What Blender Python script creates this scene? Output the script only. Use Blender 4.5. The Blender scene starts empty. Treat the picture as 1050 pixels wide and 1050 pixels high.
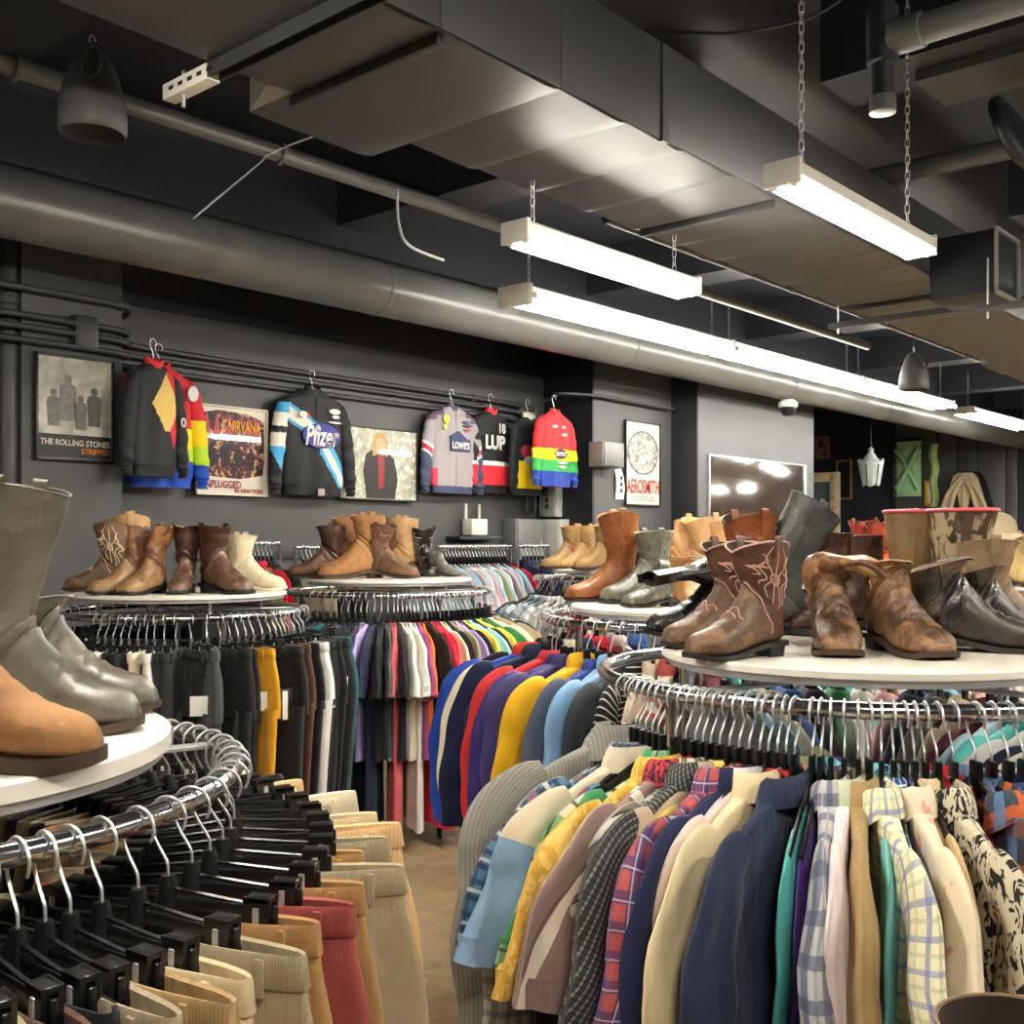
TUBE_E = 110.0
import bpy, bmesh, math, random
import numpy as np
from mathutils import Vector, Matrix

# ------------------------------------------------------------------ basics
C = bpy.context.scene.collection
PI = math.pi
CAMH = 1.55                      # eye height
YAW = math.radians(41.24)        # viewing direction, from the +x axis of the room
CO, SI = math.cos(YAW), math.sin(YAW)
FPX, CX, HY = 1112.0, 525.0, 554.0
HDG = -(PI/2 - YAW)              # world angle of "picture right"
random.seed(7)

def cw(X, Y):                    # right/forward metres -> room x, y
    return (X*SI + Y*CO, -X*CO + Y*SI)
def at(px, d):
    return cw((px-CX)/FPX*d, d)
def dep(py, z):                  # distance at which height z is seen at row py
    return FPX*(CAMH-z)/(py-HY)
def on_wall(px, py, v):          # point on a wall y = v
    r = (px-CX)/FPX; d = v/(SI - CO*r)
    return (r*SI+CO)*d, CAMH + (HY-py)*d/FPX
def on_end(px, py, u):           # point on a wall x = u
    r = (px-CX)/FPX; d = u/(r*SI+CO)
    return (SI-CO*r)*d, CAMH + (HY-py)*d/FPX

def lin(c):
    out = []
    for v in c:
        v = v/255.0
        out.append(v/12.92 if v <= .04045 else ((v+.055)/1.055)**2.4)
    return (out[0], out[1], out[2], 1.0)

# ------------------------------------------------------------------ materials
class NT:
    def __init__(s, name):
        s.m = bpy.data.materials.new(name); s.m.use_nodes = True
        s.t = s.m.node_tree; s.b = s.t.nodes['Principled BSDF']
    def n(s, typ, **kw):
        nd = s.t.nodes.new(typ)
        for k, v in kw.items(): setattr(nd, k, v)
        return nd
    def l(s, a, b): s.t.links.new(a, b)
    def math(s, op, a, b=None):
        nd = s.n('ShaderNodeMath', operation=op)
        for i, x in enumerate((a, b)):
            if x is None: continue
            if isinstance(x, (int, float)): nd.inputs[i].default_value = x
            else: s.l(x, nd.inputs[i])
        return nd.outputs[0]
    def mix(s, f, a, b):
        nd = s.n('ShaderNodeMix', data_type='RGBA')
        if isinstance(f, (int, float)): nd.inputs[0].default_value = f
        else: s.l(f, nd.inputs[0])
        for i, x in ((6, a), (7, b)):
            if isinstance(x, tuple): nd.inputs[i].default_value = x
            else: s.l(x, nd.inputs[i])
        return nd.outputs[2]
    def coord(s, kind='Object', scale=None, rot=None):
        o = s.n('ShaderNodeTexCoord').outputs[kind]
        if scale or rot:
            mp = s.n('ShaderNodeMapping')
            if scale: mp.inputs['Scale'].default_value = scale
            if rot: mp.inputs['Rotation'].default_value = rot
            s.l(o, mp.inputs['Vector']); o = mp.outputs[0]
        return o
    def noise(s, vec, scale, detail=3, rough=.5, dist=0):
        nd = s.n('ShaderNodeTexNoise'); nd.inputs['Scale'].default_value = scale
        nd.inputs['Detail'].default_value = detail; nd.inputs['Roughness'].default_value = rough
        nd.inputs['Distortion'].default_value = dist
        if vec is not None: s.l(vec, nd.inputs['Vector'])
        return nd.outputs['Fac']
    def ramp(s, f, a, b):
        nd = s.n('ShaderNodeMapRange'); s.l(f, nd.inputs[0])
        nd.inputs[1].default_value = a; nd.inputs[2].default_value = b
        return nd.outputs[0]
    def bump(s, h, strength=.3, dist=.005):
        nd = s.n('ShaderNodeBump'); nd.inputs['Strength'].default_value = strength
        nd.inputs['Distance'].default_value = dist; s.l(h, nd.inputs['Height'])
        s.l(nd.outputs[0], s.b.inputs['Normal'])
    def wrinkle(s, uv, fine, amount=.45):
        mp = s.n('ShaderNodeMapping'); mp.inputs['Scale'].default_value = (1, .42, 1); s.l(uv, mp.inputs['Vector'])
        a = s.noise(mp.outputs[0], 11, 3, .5, 1.4); b = s.noise(mp.outputs[0], 30, 3, .55, .8)
        s.bump(s.math('ADD', s.math('ADD', a, s.math('MULTIPLY', b, .35)), s.math('MULTIPLY', fine, .035)), amount, .022)
    def fin(s, col=None, rough=.6, metal=0, spec=.5, coat=0):
        b = s.b
        if col is not None:
            if isinstance(col, tuple): b.inputs['Base Color'].default_value = col
            else: s.l(col, b.inputs['Base Color'])
        if isinstance(rough, (int, float)): b.inputs['Roughness'].default_value = rough
        else: s.l(rough, b.inputs['Roughness'])
        b.inputs['Metallic'].default_value = metal
        b.inputs['Specular IOR Level'].default_value = spec
        b.inputs['Coat Weight'].default_value = coat
        b.inputs['Coat Roughness'].default_value = .08
        return s.m
MC = {}
def plain(c, rough=.6, metal=0, var=.12, scale=9, bump=0, bscale=60, spec=.5, coat=0):
    k = ('p', c, rough, metal, var, scale, bump, bscale, spec, coat)
    if k in MC: return MC[k]
    s = NT('plain'); L = lin(c); col = L
    if var:
        f = s.noise(s.coord(), scale, 4)
        col = s.mix(s.ramp(f, .3, .7), tuple(x*(1-var) for x in L[:3])+(1,), tuple(min(1, x*(1+var)) for x in L[:3])+(1,))
    if bump: s.bump(s.noise(s.coord(), bscale, 4), bump, .004)
    MC[k] = s.fin(col, rough, metal, spec, coat); return MC[k]
def leather(c, c2=None, rough=.42, wear=.5, scale=14, bump=.35):
    k = ('l', c, c2, rough, wear, scale, bump)
    if k in MC: return MC[k]
    s = NT('leather'); v = s.coord()
    a, b = lin(c), lin(c2 or tuple(min(255, int(x*1.25+12)) for x in c))
    f = s.ramp(s.noise(v, scale, 6, .65, .6), .44, .62)
    col = s.mix(s.math('MULTIPLY', f, min(1, wear*1.15)), a, b)
    g = s.ramp(s.noise(v, scale*2.1, 6, .7, .8), .52, .72)
    col = s.mix(s.math('MULTIPLY', g, .6), col, tuple(x*.38 for x in a[:3])+(1,))
    sc = s.ramp(s.noise(s.coord('Object', (1, 1, .35)), scale*5, 3, .6, 2), .62, .70)
    col = s.mix(s.math('MULTIPLY', sc, .35*wear), col, tuple(min(1, x*1.7+.02) for x in b[:3])+(1,))
    cr = s.math('ADD', s.noise(v, 48, 6, .65, 1.6), s.math('MULTIPLY', s.noise(v, 16, 4, .6, 1), 1.6))
    s.bump(cr, bump, .006)
    MC[k] = s.fin(col, s.math('ADD', s.math('MULTIPLY', f, .2), rough-.1), 0, .5); return MC[k]
def cloth(c, c2=None, rough=.85, rib=0, ang=0, amount=.5, sheen=.1):
    """plain cloth; rib = period (m) of a corduroy / knit rib"""
    k = ('c', c, c2, rough, rib, ang, amount)
    if k in MC: return MC[k]
    s = NT('cloth'); uv = s.coord('UV', None, (0, 0, ang) if ang else None)
    L = lin(c); f = s.noise(uv, 7, 4, .6)
    col = s.mix(s.ramp(f, .3, .7), tuple(x*.86 for x in L[:3])+(1,), tuple(min(1, x*1.1) for x in L[:3])+(1,))
    h = s.noise(uv, 420, 2)
    if rib:
        sp = s.n('ShaderNodeSeparateXYZ'); s.l(uv, sp.inputs[0])
        w = s.math('SINE', s.math('MULTIPLY', sp.outputs[0], 2*PI/rib))
        w01 = s.ramp(w, -1, 1)
        col = s.mix(s.math('MULTIPLY', w01, amount), col, lin(c2) if c2 else tuple(x*.55 for x in L[:3])+(1,))
        h = w01
    elif c2:
        g = s.ramp(s.noise(uv, 30, 5, .7, .5), .5, .62)
        col = s.mix(s.math('MULTIPLY', g, amount), col, lin(c2))
    s.wrinkle(uv, h)
    s.b.inputs['Sheen Weight'].default_value = sheen
    MC[k] = s.fin(col, rough, 0, .25); return MC[k]
def plaid(base, bars, ang=0, rough=.85):
    """bars: (axis 0/1, colour, period, width share, offset, strength)"""
    k = ('k', base, tuple(bars), ang)
    if k in MC: return MC[k]
    s = NT('woven_check'); uv = s.coord('UV', None, (0, 0, ang) if ang else None)
    sp = s.n('ShaderNodeSeparateXYZ'); s.l(uv, sp.inputs[0])
    col = lin(base)
    wob = s.math('MULTIPLY', s.noise(uv, 6, 2), .012)
    for ax, c, per, wd, off, st in bars:
        x = s.math('DIVIDE', s.math('ADD', s.math('ADD', sp.outputs[ax], wob), off), per)
        t = s.math('LESS_THAN', s.math('FRACT', x), wd)
        col = s.mix(s.math('MULTIPLY', t, st), col, lin(c))
    s.wrinkle(uv, s.noise(uv, 420, 2))
    MC[k] = s.fin(col, rough, 0, .25); return MC[k]
def printed(base, fg, scale=22, lo=.5, hi=.53, dist=1.5, fg2=None, stretch=(1, 1, 1), rough=.8, src='UV'):
    k = ('r', base, fg, scale, lo, hi, dist, fg2, stretch, src)
    if k in MC: return MC[k]
    s = NT('printed_cloth'); uv = s.coord(src, stretch)
    f = s.ramp(s.noise(uv, scale, 3, .55, dist), lo, hi)
    col = s.mix(f, lin(base), lin(fg))
    if fg2:
        g = s.ramp(s.noise(uv, scale*.8, 3, .5, dist*.7), .56, .59)
        col = s.mix(g, col, lin(fg2))
    s.wrinkle(uv, s.noise(uv, 300, 2)) if src == 'UV' else None
    MC[k] = s.fin(col, rough, 0, .25); return MC[k]
def emis(c, st):
    s = NT('lit_tube'); s.b.inputs['Emission Color'].default_value = lin(c)
    s.b.inputs['Emission Strength'].default_value = st
    return s.fin(lin((240, 240, 235)), .4)
def glassy(tint=(255, 255, 255), refl=.06):
    k = ('g', tint, refl)
    if k in MC: return MC[k]
    m = bpy.data.materials.new('clear_pane'); m.use_nodes = True
    t = m.node_tree; t.nodes.clear()
    o = t.nodes.new('ShaderNodeOutputMaterial'); mx = t.nodes.new('ShaderNodeMixShader')
    tr = t.nodes.new('ShaderNodeBsdfTransparent'); gl = t.nodes.new('ShaderNodeBsdfGlossy')
    lw = t.nodes.new('ShaderNodeLayerWeight'); pw = t.nodes.new('ShaderNodeMath'); pw.operation = 'POWER'; pw.inputs[1].default_value = 4
    fr = t.nodes.new('ShaderNodeMath'); fr.operation = 'MULTIPLY_ADD'; fr.inputs[1].default_value = .8; fr.inputs[2].default_value = .035
    t.links.new(lw.outputs['Facing'], pw.inputs[0]); t.links.new(pw.outputs[0], fr.inputs[0])
    tr.inputs[0].default_value = lin(tint); gl.inputs['Roughness'].default_value = .03
    t.links.new(fr.outputs[0], mx.inputs[0]); t.links.new(tr.outputs[0], mx.inputs[1])
    t.links.new(gl.outputs[0], mx.inputs[2]); t.links.new(mx.outputs[0], o.inputs[0])
    MC[k] = m; return m

# ------------------------------------------------------------------ meshes
class MB:
    def __init__(s): s.v = []; s.f = []; s.m = []; s.u = []
    def grid(s, P, closed=True, uv=None, mi=0, capa=False, capb=False, mf=None):
        P = np.asarray(P, float); R, K = P.shape[:2]; b = len(s.v)
        s.v += [tuple(p) for p in P.reshape(-1, 3)]
        s.u += [tuple(p) for p in (np.asarray(uv, float).reshape(-1, 2) if uv is not None else np.zeros((R*K, 2)))]
        for i in range(R-1):
            for j in range(K if closed else K-1):
                j2 = (j+1) % K
                s.f.append((b+i*K+j, b+i*K+j2, b+(i+1)*K+j2, b+(i+1)*K+j))
                s.m.append(mf(i, j) if mf else mi)
        if capa: s.f.append(tuple(b+j for j in reversed(range(K)))); s.m.append(mi)
        if capb: s.f.append(tuple(b+(R-1)*K+j for j in range(K))); s.m.append(mi)
        return s
    def tube(s, path, r, seg=8, closed=False, mi=0):
        pts = [Vector(p) for p in path]; n = len(pts)
        rr = r if hasattr(r, '__len__') else [r]*n
        rows = []; ref = None
        for i in range(n):
            a = pts[(i-1) % n] if (closed or i > 0) else pts[i]
            c = pts[(i+1) % n] if (closed or i < n-1) else pts[i]
            d = (c-a)
            d = d.normalized() if d.length > 1e-9 else Vector((0, 0, 1))
            if ref is None:
                ref = Vector((0, 0, 1)) if abs(d.z) < .9 else Vector((1, 0, 0))
            x = (ref - d*ref.dot(d))
            x = x.normalized() if x.length > 1e-6 else d.orthogonal().normalized()
            ref = x; y = d.cross(x)
            rows.append([pts[i] + (x*math.cos(2*PI*k/seg) + y*math.sin(2*PI*k/seg))*rr[i] for k in range(seg)])
        if closed: rows.append(rows[0])
        return s.grid([[tuple(p) for p in r_] for r_ in rows], True, None, mi, not closed, not closed)
    def poly(s, pts3, faces, mi=0, uv=None):
        b = len(s.v); s.v += [tuple(p) for p in pts3]
        s.u += [tuple(q) for q in uv] if uv is not None else [(0, 0)]*len(pts3)
        for f in faces: s.f.append(tuple(b+i for i in f)); s.m.append(mi)
        return s
    def box(s, c, d, mi=0, bev=0, M=None):
        bm = bmesh.new(); bmesh.ops.create_cube(bm, size=1)
        for v in bm.verts: v.co = Vector((v.co.x*d[0], v.co.y*d[1], v.co.z*d[2]))
        if bev: bmesh.ops.bevel(bm, geom=list(bm.edges), offset=bev, segments=2, profile=.5, affect='EDGES')
        for v in bm.verts:
            p = v.co + Vector(c) if M is None else M @ v.co + Vector(c)
            v.co = p
        bm.verts.index_update()
        s.poly([v.co[:] for v in bm.verts], [[v.index for v in f.verts] for f in bm.faces], mi, [(v.co.x, v.co.z) for v in bm.verts])
        bm.free(); return s
    def prism(s, pts, y0, y1, mi=0):
        """closed outline in x,z extruded along y"""
        n = len(pts)
        a = [(p[0], y0, p[-1]) for p in pts]; b = [(p[0], y1, p[-1]) for p in pts]
        return s.poly(a+b, [tuple(range(n)), tuple(reversed(range(n, 2*n)))] + [(i, n+i, n+(i+1) % n, (i+1) % n) for i in range(n)], mi, [(q[0], q[2]) for q in a+b])
    def lathe(s, prof, seg=32, mi=0, c=(0, 0, 0), capa=True, capb=True):
        return s.grid([[(c[0]+r*math.cos(2*PI*k/seg), c[1]+r*math.sin(2*PI*k/seg), c[2]+z) for k in range(seg)] for r, z in prof], True, None, mi, capa, capb)
    def mesh(s, name, sharp=40):
        me = bpy.data.meshes.new(name); me.from_pydata(s.v, [], s.f)
        me.polygons.foreach_set('material_index', s.m)
        ul = me.uv_layers.new(name='UVMap')
        li = np.empty(len(me.loops), dtype=np.int32); me.loops.foreach_get('vertex_index', li)
        ul.data.foreach_set('uv', np.asarray(s.u, np.float32)[li].ravel())
        me.update()
        bm = bmesh.new(); bm.from_mesh(me); bmesh.ops.recalc_face_normals(bm, faces=list(bm.faces)); bm.to_mesh(me); bm.free()
        me.polygons.foreach_set('use_smooth', [True]*len(me.polygons))
        if sharp: me.set_sharp_from_angle(angle=math.radians(sharp))
        return me
    def build(s, name, mats, parent=None, sharp=40):
        return obj(name, s.mesh(name, sharp), mats, parent)

def obj(name, me, mats=None, parent=None):
    o = bpy.data.objects.new(name, me); C.objects.link(o)
    if mats is not None:
        mats = mats if isinstance(mats, (list, tuple)) else [mats]
        if len(me.materials) == 0:
            for m in mats: me.materials.append(m)
        else:
            for i, m in enumerate(mats):
                if me.materials[i] is not m:
                    o.material_slots[i].link = 'OBJECT'; o.material_slots[i].material = m
    if parent: o.parent = parent
    return o
LABELS = {}
def tag(o, label, cat, group=None):
    if label in LABELS and not group: print('DUP LABEL', label)
    LABELS[label] = 1
    o['label'] = label; o['category'] = cat
    if group: o['group'] = group
    return o
def thing(name, label, cat, loc=(0, 0, 0), rz=0, group=None):
    o = bpy.data.objects.new(name, None); C.objects.link(o); o.empty_display_size = .05
    o.location = loc; o.rotation_euler = (0, 0, rz)
    return tag(o, label, cat, group)
def struct(name, mb, mats, sharp=40):
    o = mb.build(name, mats, None, sharp); o['kind'] = 'structure'; return o

def letters(txt, w, h, mat, parent, loc, name='lettering', rot=(PI/2, 0, 0), bold=.0, depth=.0008, shear=0, sp=1.0):
    """raised lettering filling a box w x h, centred at loc"""
    cu = bpy.data.curves.new(name, 'FONT'); cu.body = txt; cu.size = 1; cu.offset = bold; cu.shear = shear; cu.space_character = sp
    cu.align_x = 'CENTER'; cu.resolution_u = 3
    t = bpy.data.objects.new(name, cu); C.objects.link(t)
    dg = bpy.context.evaluated_depsgraph_get(); dg.update()
    me = bpy.data.meshes.new_from_object(t.evaluated_get(dg))
    bpy.data.objects.remove(t); bpy.data.curves.remove(cu)
    n = len(me.vertices); co = np.empty(n*3, np.float32); me.vertices.foreach_get('co', co); co = co.reshape(-1, 3)
    lo, hi = co.min(0), co.max(0); d = np.maximum(hi-lo, 1e-6)
    co[:, 0] = (co[:, 0]-(lo[0]+hi[0])/2)/d[0]*w; co[:, 1] = (co[:, 1]-(lo[1]+hi[1])/2)/d[1]*h; co[:, 2] = 0
    me.vertices.foreach_set('co', co.ravel())
    bm = bmesh.new(); bm.from_mesh(me)
    r = bmesh.ops.extrude_face_region(bm, geom=list(bm.faces))
    for v in r['geom']:
        if isinstance(v, bmesh.types.BMVert): v.co.z += depth
    bmesh.ops.recalc_face_normals(bm, faces=list(bm.faces)); bm.to_mesh(me); bm.free()
    o = obj(name, me, mat, parent); o.location = loc; o.rotation_euler = rot
    return o
def crom(rows, M):
    """Catmull-Rom through the rows"""
    P = np.asarray(rows, float); n = len(P); out = []
    for t in np.linspace(0, n-1, M):
        i = min(int(t), n-2); f = t-i
        p0, p1, p2, p3 = P[max(i-1, 0)], P[i], P[i+1], P[min(i+2, n-1)]
        out.append(.5*((2*p1)+(-p0+p2)*f+(2*p0-5*p1+4*p2-p3)*f*f+(-p0+3*p1-3*p2+p3)*f**3))
    return np.array(out)

# ------------------------------------------------------------------ camera
cam = bpy.data.cameras.new('camera'); co_ = bpy.data.objects.new('camera', cam); C.objects.link(co_)
co_.location = (0, 0, CAMH); co_.rotation_euler = (PI/2, 0, HDG)
cam.sensor_fit = 'HORIZONTAL'; cam.sensor_width = 36; cam.lens = FPX/1050*36
cam.shift_y = (HY-525)/1050; cam.clip_start = .05; cam.clip_end = 60
bpy.context.scene.camera = co_
sc = bpy.context.scene
sc.view_settings.view_transform = 'Standard'; sc.view_settings.look = 'None'
sc.view_settings.gamma = 1; sc.view_settings.exposure = EXPO = 0.68
w = bpy.data.worlds.new('world'); sc.world = w; w.use_nodes = True
w.node_tree.nodes['Background'].inputs[0].default_value = (.032, .034, .044, 1)
w.node_tree.nodes['Background'].inputs[1].default_value = 1.0

# common materials
CHROME = plain((205, 205, 208), .16, 1, .04)
STEEL = plain((208, 208, 210), .34, .75, .05)
BLACKPL = plain((14, 14, 15), .28, 0, .1, 9, 0, 60, .5)
BLACKMAT = plain((20, 20, 22), .6, 0, .15)
WHITELAM = plain((232, 226, 214), .35, 0, .03)
WHITEMET = plain((228, 224, 214), .4, 0, .04)
CARD = plain((236, 234, 226), .7, 0, .03)
BLACKCARD = plain((16, 16, 18), .5, 0, .05)
WALLP = plain((68, 68, 69), .55, 0, .10, 2.2, .12, 26)
WALLL = plain((78, 80, 84), .55, 0, .06, 2.2, .1, 26)
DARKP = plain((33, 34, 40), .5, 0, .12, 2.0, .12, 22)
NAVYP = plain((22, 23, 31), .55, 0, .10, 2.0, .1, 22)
DUCTP = plain((70, 70, 72), .46, 0, .10, 2.4, .10, 18)
PIPEP = plain((94, 94, 93), .34, 0, .14, 4, .10, 30)
CONDP = plain((52, 52, 54), .45, 0, .15, 6)
# ------------------------------------------------------------------ the room
VW, V2, V3, UE, VREC = 6.5, 5.93, 5.63, 18.6, 9.6
ZC = 3.9
def slab(x0, x1, y0, y1, z0, z1): return MB().box(((x0+x1)/2, (y0+y1)/2, (z0+z1)/2), (x1-x0, y1-y0, z1-z0))
def concrete():
    s = NT('concrete_floor'); v = s.coord()
    a = s.ramp(s.noise(v, 1.3, 6, .6, .6), .35, .7); b = s.ramp(s.noise(v, 9, 6, .7), .45, .75)
    col = s.mix(a, lin((150, 130, 98)), lin((186, 164, 126)))
    col = s.mix(s.math('MULTIPLY', b, .5), col, lin((92, 78, 60)))
    g = s.ramp(s.noise(v, 40, 4, .7), .6, .75); col = s.mix(s.math('MULTIPLY', g, .4), col, lin((196, 178, 140)))
    s.bump(s.noise(v, 30, 5), .15, .004)
    return s.fin(col, s.math('ADD', s.math('MULTIPLY', b, .25), .28), 0, .5)
struct('floor', slab(-3, UE, -4, VREC, -.1, 0), concrete())
struct('ceiling', slab(-3, UE, -4, VREC, ZC, ZC+.15), NAVYP)
struct('wall_back', slab(-3, 7.9, VW, VW+.2, 0, 3.07), WALLP)
struct('wall_back_upper_shade', slab(-3, 7.9, VW, VW+.2, 3.07, ZC), NAVYP)  # darker colour stands in for the thick pipe's shade on the upper wall
struct('wall_alcove', slab(7.9, 9.2, V2, VW+.2, 0, ZC), WALLP)
struct('wall_mirror', slab(9.2, 11.7, V3, VW+.2, 0, ZC), WALLL)
struct('wall_recess', slab(11.7, UE, VREC, VREC+.2, 0, ZC), WALLP)
struct('wall_recess_side', slab(11.5, 11.7, VW+.2, VREC+.2, 0, ZC), WALLP)
struct('wall_right', slab(-3, UE, -4.2, -4, 0, ZC), WALLP)
struct('wall_rear', slab(-3.2, -3, -4.2, VW+.2, 0, ZC), WALLP)
NAVYW = plain((34, 37, 48), .5, 0, .08, 2, .08, 24)
e = MB(); e.box((UE+.1, 2.8, ZC/2), (.2, 13.8, ZC))
struct('wall_end', e, NAVYW)
# pale-grey pier on the end wall, and dark boarding beside it
y0, _ = on_end(960, 500, UE-.12); y1, _ = on_end(918, 500, UE-.12)
struct('pillar', slab(UE-.12, UE, y0, y1, 0, ZC), WALLP)
b = thing('wall_boarding', 'dark grey vertical boards lining the end wall beside the pale pier', 'wall panelling', (UE-.05, 0, 0))
xs = [962, 982, 1003, 1032, 1044]
BOARD = plain((84, 84, 88), .4, 0, .12, 5)
for i in range(4):
    a1, _ = on_end(xs[i], 500, UE-.05); a0, _ = on_end(xs[i+1], 500, UE-.05)
    MB().box((0, (a0+a1)/2, 1.75), (.06, a1-a0-.015, 3.5), 0, .006).build('board', BOARD, b)
# pier on the back wall that carries the first poster
pu0, _ = on_wall(22, 400, 6.2); pu1, _ = on_wall(125, 400, 6.2)
struct('pillar_back', slab(pu0, pu1, 6.2, VW, 0, ZC), WALLP)
struct('trim_1', slab(4.0, 7.6, VW-.03, VW, 1.42, 1.47), DARKP)

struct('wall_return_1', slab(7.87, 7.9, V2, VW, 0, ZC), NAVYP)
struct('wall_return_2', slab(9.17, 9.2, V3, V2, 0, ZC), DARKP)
# ceiling beams across the room
for i, u in enumerate((1.9, 4.6, 7.2, 9.8, 12.4, 15, 17.4)):
    struct('beam_%d' % (i+1), slab(u-.17, u+.17, 2.9, VW if u < 8 else V3, ZC-.36, ZC), DARKP)
    if u > 3: struct('beam_%d' % (i+11), slab(u-.17, u+.17, -4, 2.1, ZC-.36, ZC), DARKP)
struct('beam_20', slab(-3, UE, 5.35, 5.75, ZC-.5, ZC), DARKP)

# ------------------------------------------------------------------ air duct
dz = CAMH+1.4; dh = .34
d = thing('air_duct', 'long flat dark-painted metal air duct running the length of the ceiling', 'duct', (2.6, 2.4, dz))
def duct_sec(u0, u1, v0, v1, seams, name='duct_section'):
    m = MB(); m.box(((u0+u1)/2-2.6, (v0+v1)/2-2.4, dh/2), (u1-u0, v1-v0, dh), 0, .006)
    o = m.build(name, DUCTP, d)
    n = max(1, int(round((u1-u0)/seams)))
    for k in range(n):                                   # gently bulged sheet between two seams
        a, c = u0+(u1-u0)*k/n, u0+(u1-u0)*(k+1)/n
        P = []
        for i in range(9):
            t = i/8; x = a+(c-a)*t
            bul = -.002-.020*(t**.8)*(1 if i < 8 else .1)
            P.append([(x-2.6, v0-2.4+.004+(v1-v0-.008)*j/6, bul*(1-.35*abs(j/3-1)**3)) for j in range(7)])
        MB().grid(P, False).build('sheet', DUCTP, d, 60)
duct_sec(-2.8, 2.1, 2.1, 2.74, .8); duct_sec(2.1, 2.63, 2.1, 2.985, .6); duct_sec(2.63, 9.0, 2.1, 2.79, .36)
duct_sec(9.0, 15.5, 2.1, 2.9, .6)
MB().prism([(-.02, 0, -.01), (.02, 0, -.01), (.02, 0, .33), (-.02, 0, .33)], -.31, .33).build('flange', DUCTP, d).location = (.6, 0, 0)
for u_ in (2.12, 4.06, 6.2):
    MB().box((u_-2.6, .05, -.018), (.03, .66, .03), 0, .004).build('flange', CONDP, d)
FL = plain((150, 150, 146), .4, 0, .1)
MB().poly([(2.1-2.6, 2.75-2.4, 0), (2.1-2.6, 2.98-2.4, 0), (2.0-2.6, 2.745-2.4, 0), (2.1-2.6, 2.75-2.4, .2), (2.1-2.6, 2.98-2.4, .2), (2.0-2.6, 2.745-2.4, .2)],
          [(0, 1, 2), (3, 5, 4), (0, 3, 4, 1), (1, 4, 5, 2), (2, 5, 3, 0)]).build('corner_plate', FL, d)
# branch box with an open framed mouth
P0 = cw((965-CX)/FPX*4.9, 4.9)
bx = thing('duct_branch_box', 'square dark duct branch with an open pale-edged mouth', 'duct', (5.9, 1.94, CAMH+1.256))
MB().box((0, 0, .16), (.36, .33, .32), 0, .006).build('box_body', NAVYP, bx)
m = MB()
for z in (.0, .32): m.box((0, -.172, z), (.37, .015, .018))
for x in (-.18, .18): m.box((x, -.172, .16), (.018, .015, .33))
m.build('mouth_frame', FL, bx)
MB().tube([(.1, -.1, .3), (.1, -.1, ZC-CAMH-1.256)], .006, 6).build('hanger_rod', CONDP, bx)

# ------------------------------------------------------------------ pipes
def pipe(name, label, path, r, mat, joints=(), cat='pipe', jr=1.12, jl=.05):
    t = thing(name, label, cat, path[0])
    o = Vector(path[0]); MB().tube([Vector(p)-o for p in path], r, 20).build('pipe_run', mat, t, 50)
    for q in joints:
        a = Vector(path[0]); bb = Vector(path[1]); dd = (bb-a).normalized()
        MB().tube([dd*q, dd*(q+.006), dd*(q+jl-.006), dd*(q+jl)], [r*1.0, r*jr, r*jr, r*1.0], 20).build('coupling', mat, t, 30)
    return t
pipe('large_pipe', 'thick dark painted pipe slung along the whole room under the strip lights', [(-2.5, 5.2, CAMH+1.6055), (18.58, 5.2, CAMH+1.6055)], .170, PIPEP, (4.2, 7.1, 9.8, 12.6, 15), jr=1.03, jl=.04)
pipe('thin_pipe', 'slim grey conduit pipe running above the thick pipe', [(-2.5, 4.05, CAMH+1.76), (9.5, 4.05, CAMH+1.76)], .038, PIPEP, (4.3, 5.5, 7.6), jr=1.35, jl=.03)
pipe('standing_pipe', 'dark vertical pipe standing in the corner beside the poster pier', [on_wall(8, 400, 6.3)[:1]+(6.3, 0), on_wall(8, 400, 6.3)[:1]+(6.3, ZC)], .075, CONDP, (2.9,))
for k, (z0, v) in enumerate(((2.80, 6.44), (2.735, 6.45), (2.66, 6.45))):
    pth = [(1.5, 6.14, z0+.03), (pu1-.35, 6.14, z0+.03), (pu1+.02, 6.16, z0+.02), (pu1+.3, v-.0, z0), (7.2+.15*k, v, z0-.02), (7.45+.1*k, v, z0-.08), (7.55+.1*k, v, z0-.3), (7.55+.1*k, v, 1.80)]
    P = crom(pth, 50)
    t = thing('wall_conduit', ['topmost of the three black conduits bent along the grey wall', 'middle one of the three black conduits along the grey wall', 'lowest of the three black conduits along the grey wall'][k], 'conduit', tuple(P[0]))
    MB().tube(P-P[0], .019, 10).build('conduit_run', CONDP, t)
    for q in (20, 27, 33): MB().box(tuple(P[q]-P[0]+np.array((0, .02, 0))), (.03, .05, .06), 0, .004).build('clip', CONDP, t)
jb = thing('junction_box', 'small black junction box joining conduits beside the band poster', 'electrical box', (on_wall(87, 340, 6.15)[0], 6.16, 2.71))
MB().box((0, 0, .07), (.14, .08, .2), 0, .006).build('box_body', CONDP, jb)
MB().box((0, -.043, .07), (.12, .008, .18), 0, .003).build('cover', CONDP, jb)
P = crom([(1.5, 6.12, 2.98), (pu1-.2, 6.12, 2.98), (pu1, 6.14, 2.97), (pu1+.08, 6.3, 2.96), (pu1+.1, 6.48, 2.96)], 24)
t = thing('upper_conduit', 'single dark conduit along the top of the poster pier', 'conduit', tuple(P[0])); MB().tube(P-P[0], .02, 10).build('conduit_run', CONDP, t)
u0, _ = on_wall(545, 420, 6.4)
P = crom([(u0, 6.36, 1.80), (u0, 6.36, 2.6), (u0+.02, 6.34, 2.78), (u0+.08, 6.2, 2.85), (7.5, 6.02, 2.85), (7.75, 5.88, 2.85), (8.1, 5.85, 2.85), (9.1, 5.85, 2.84)], 60)
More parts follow.
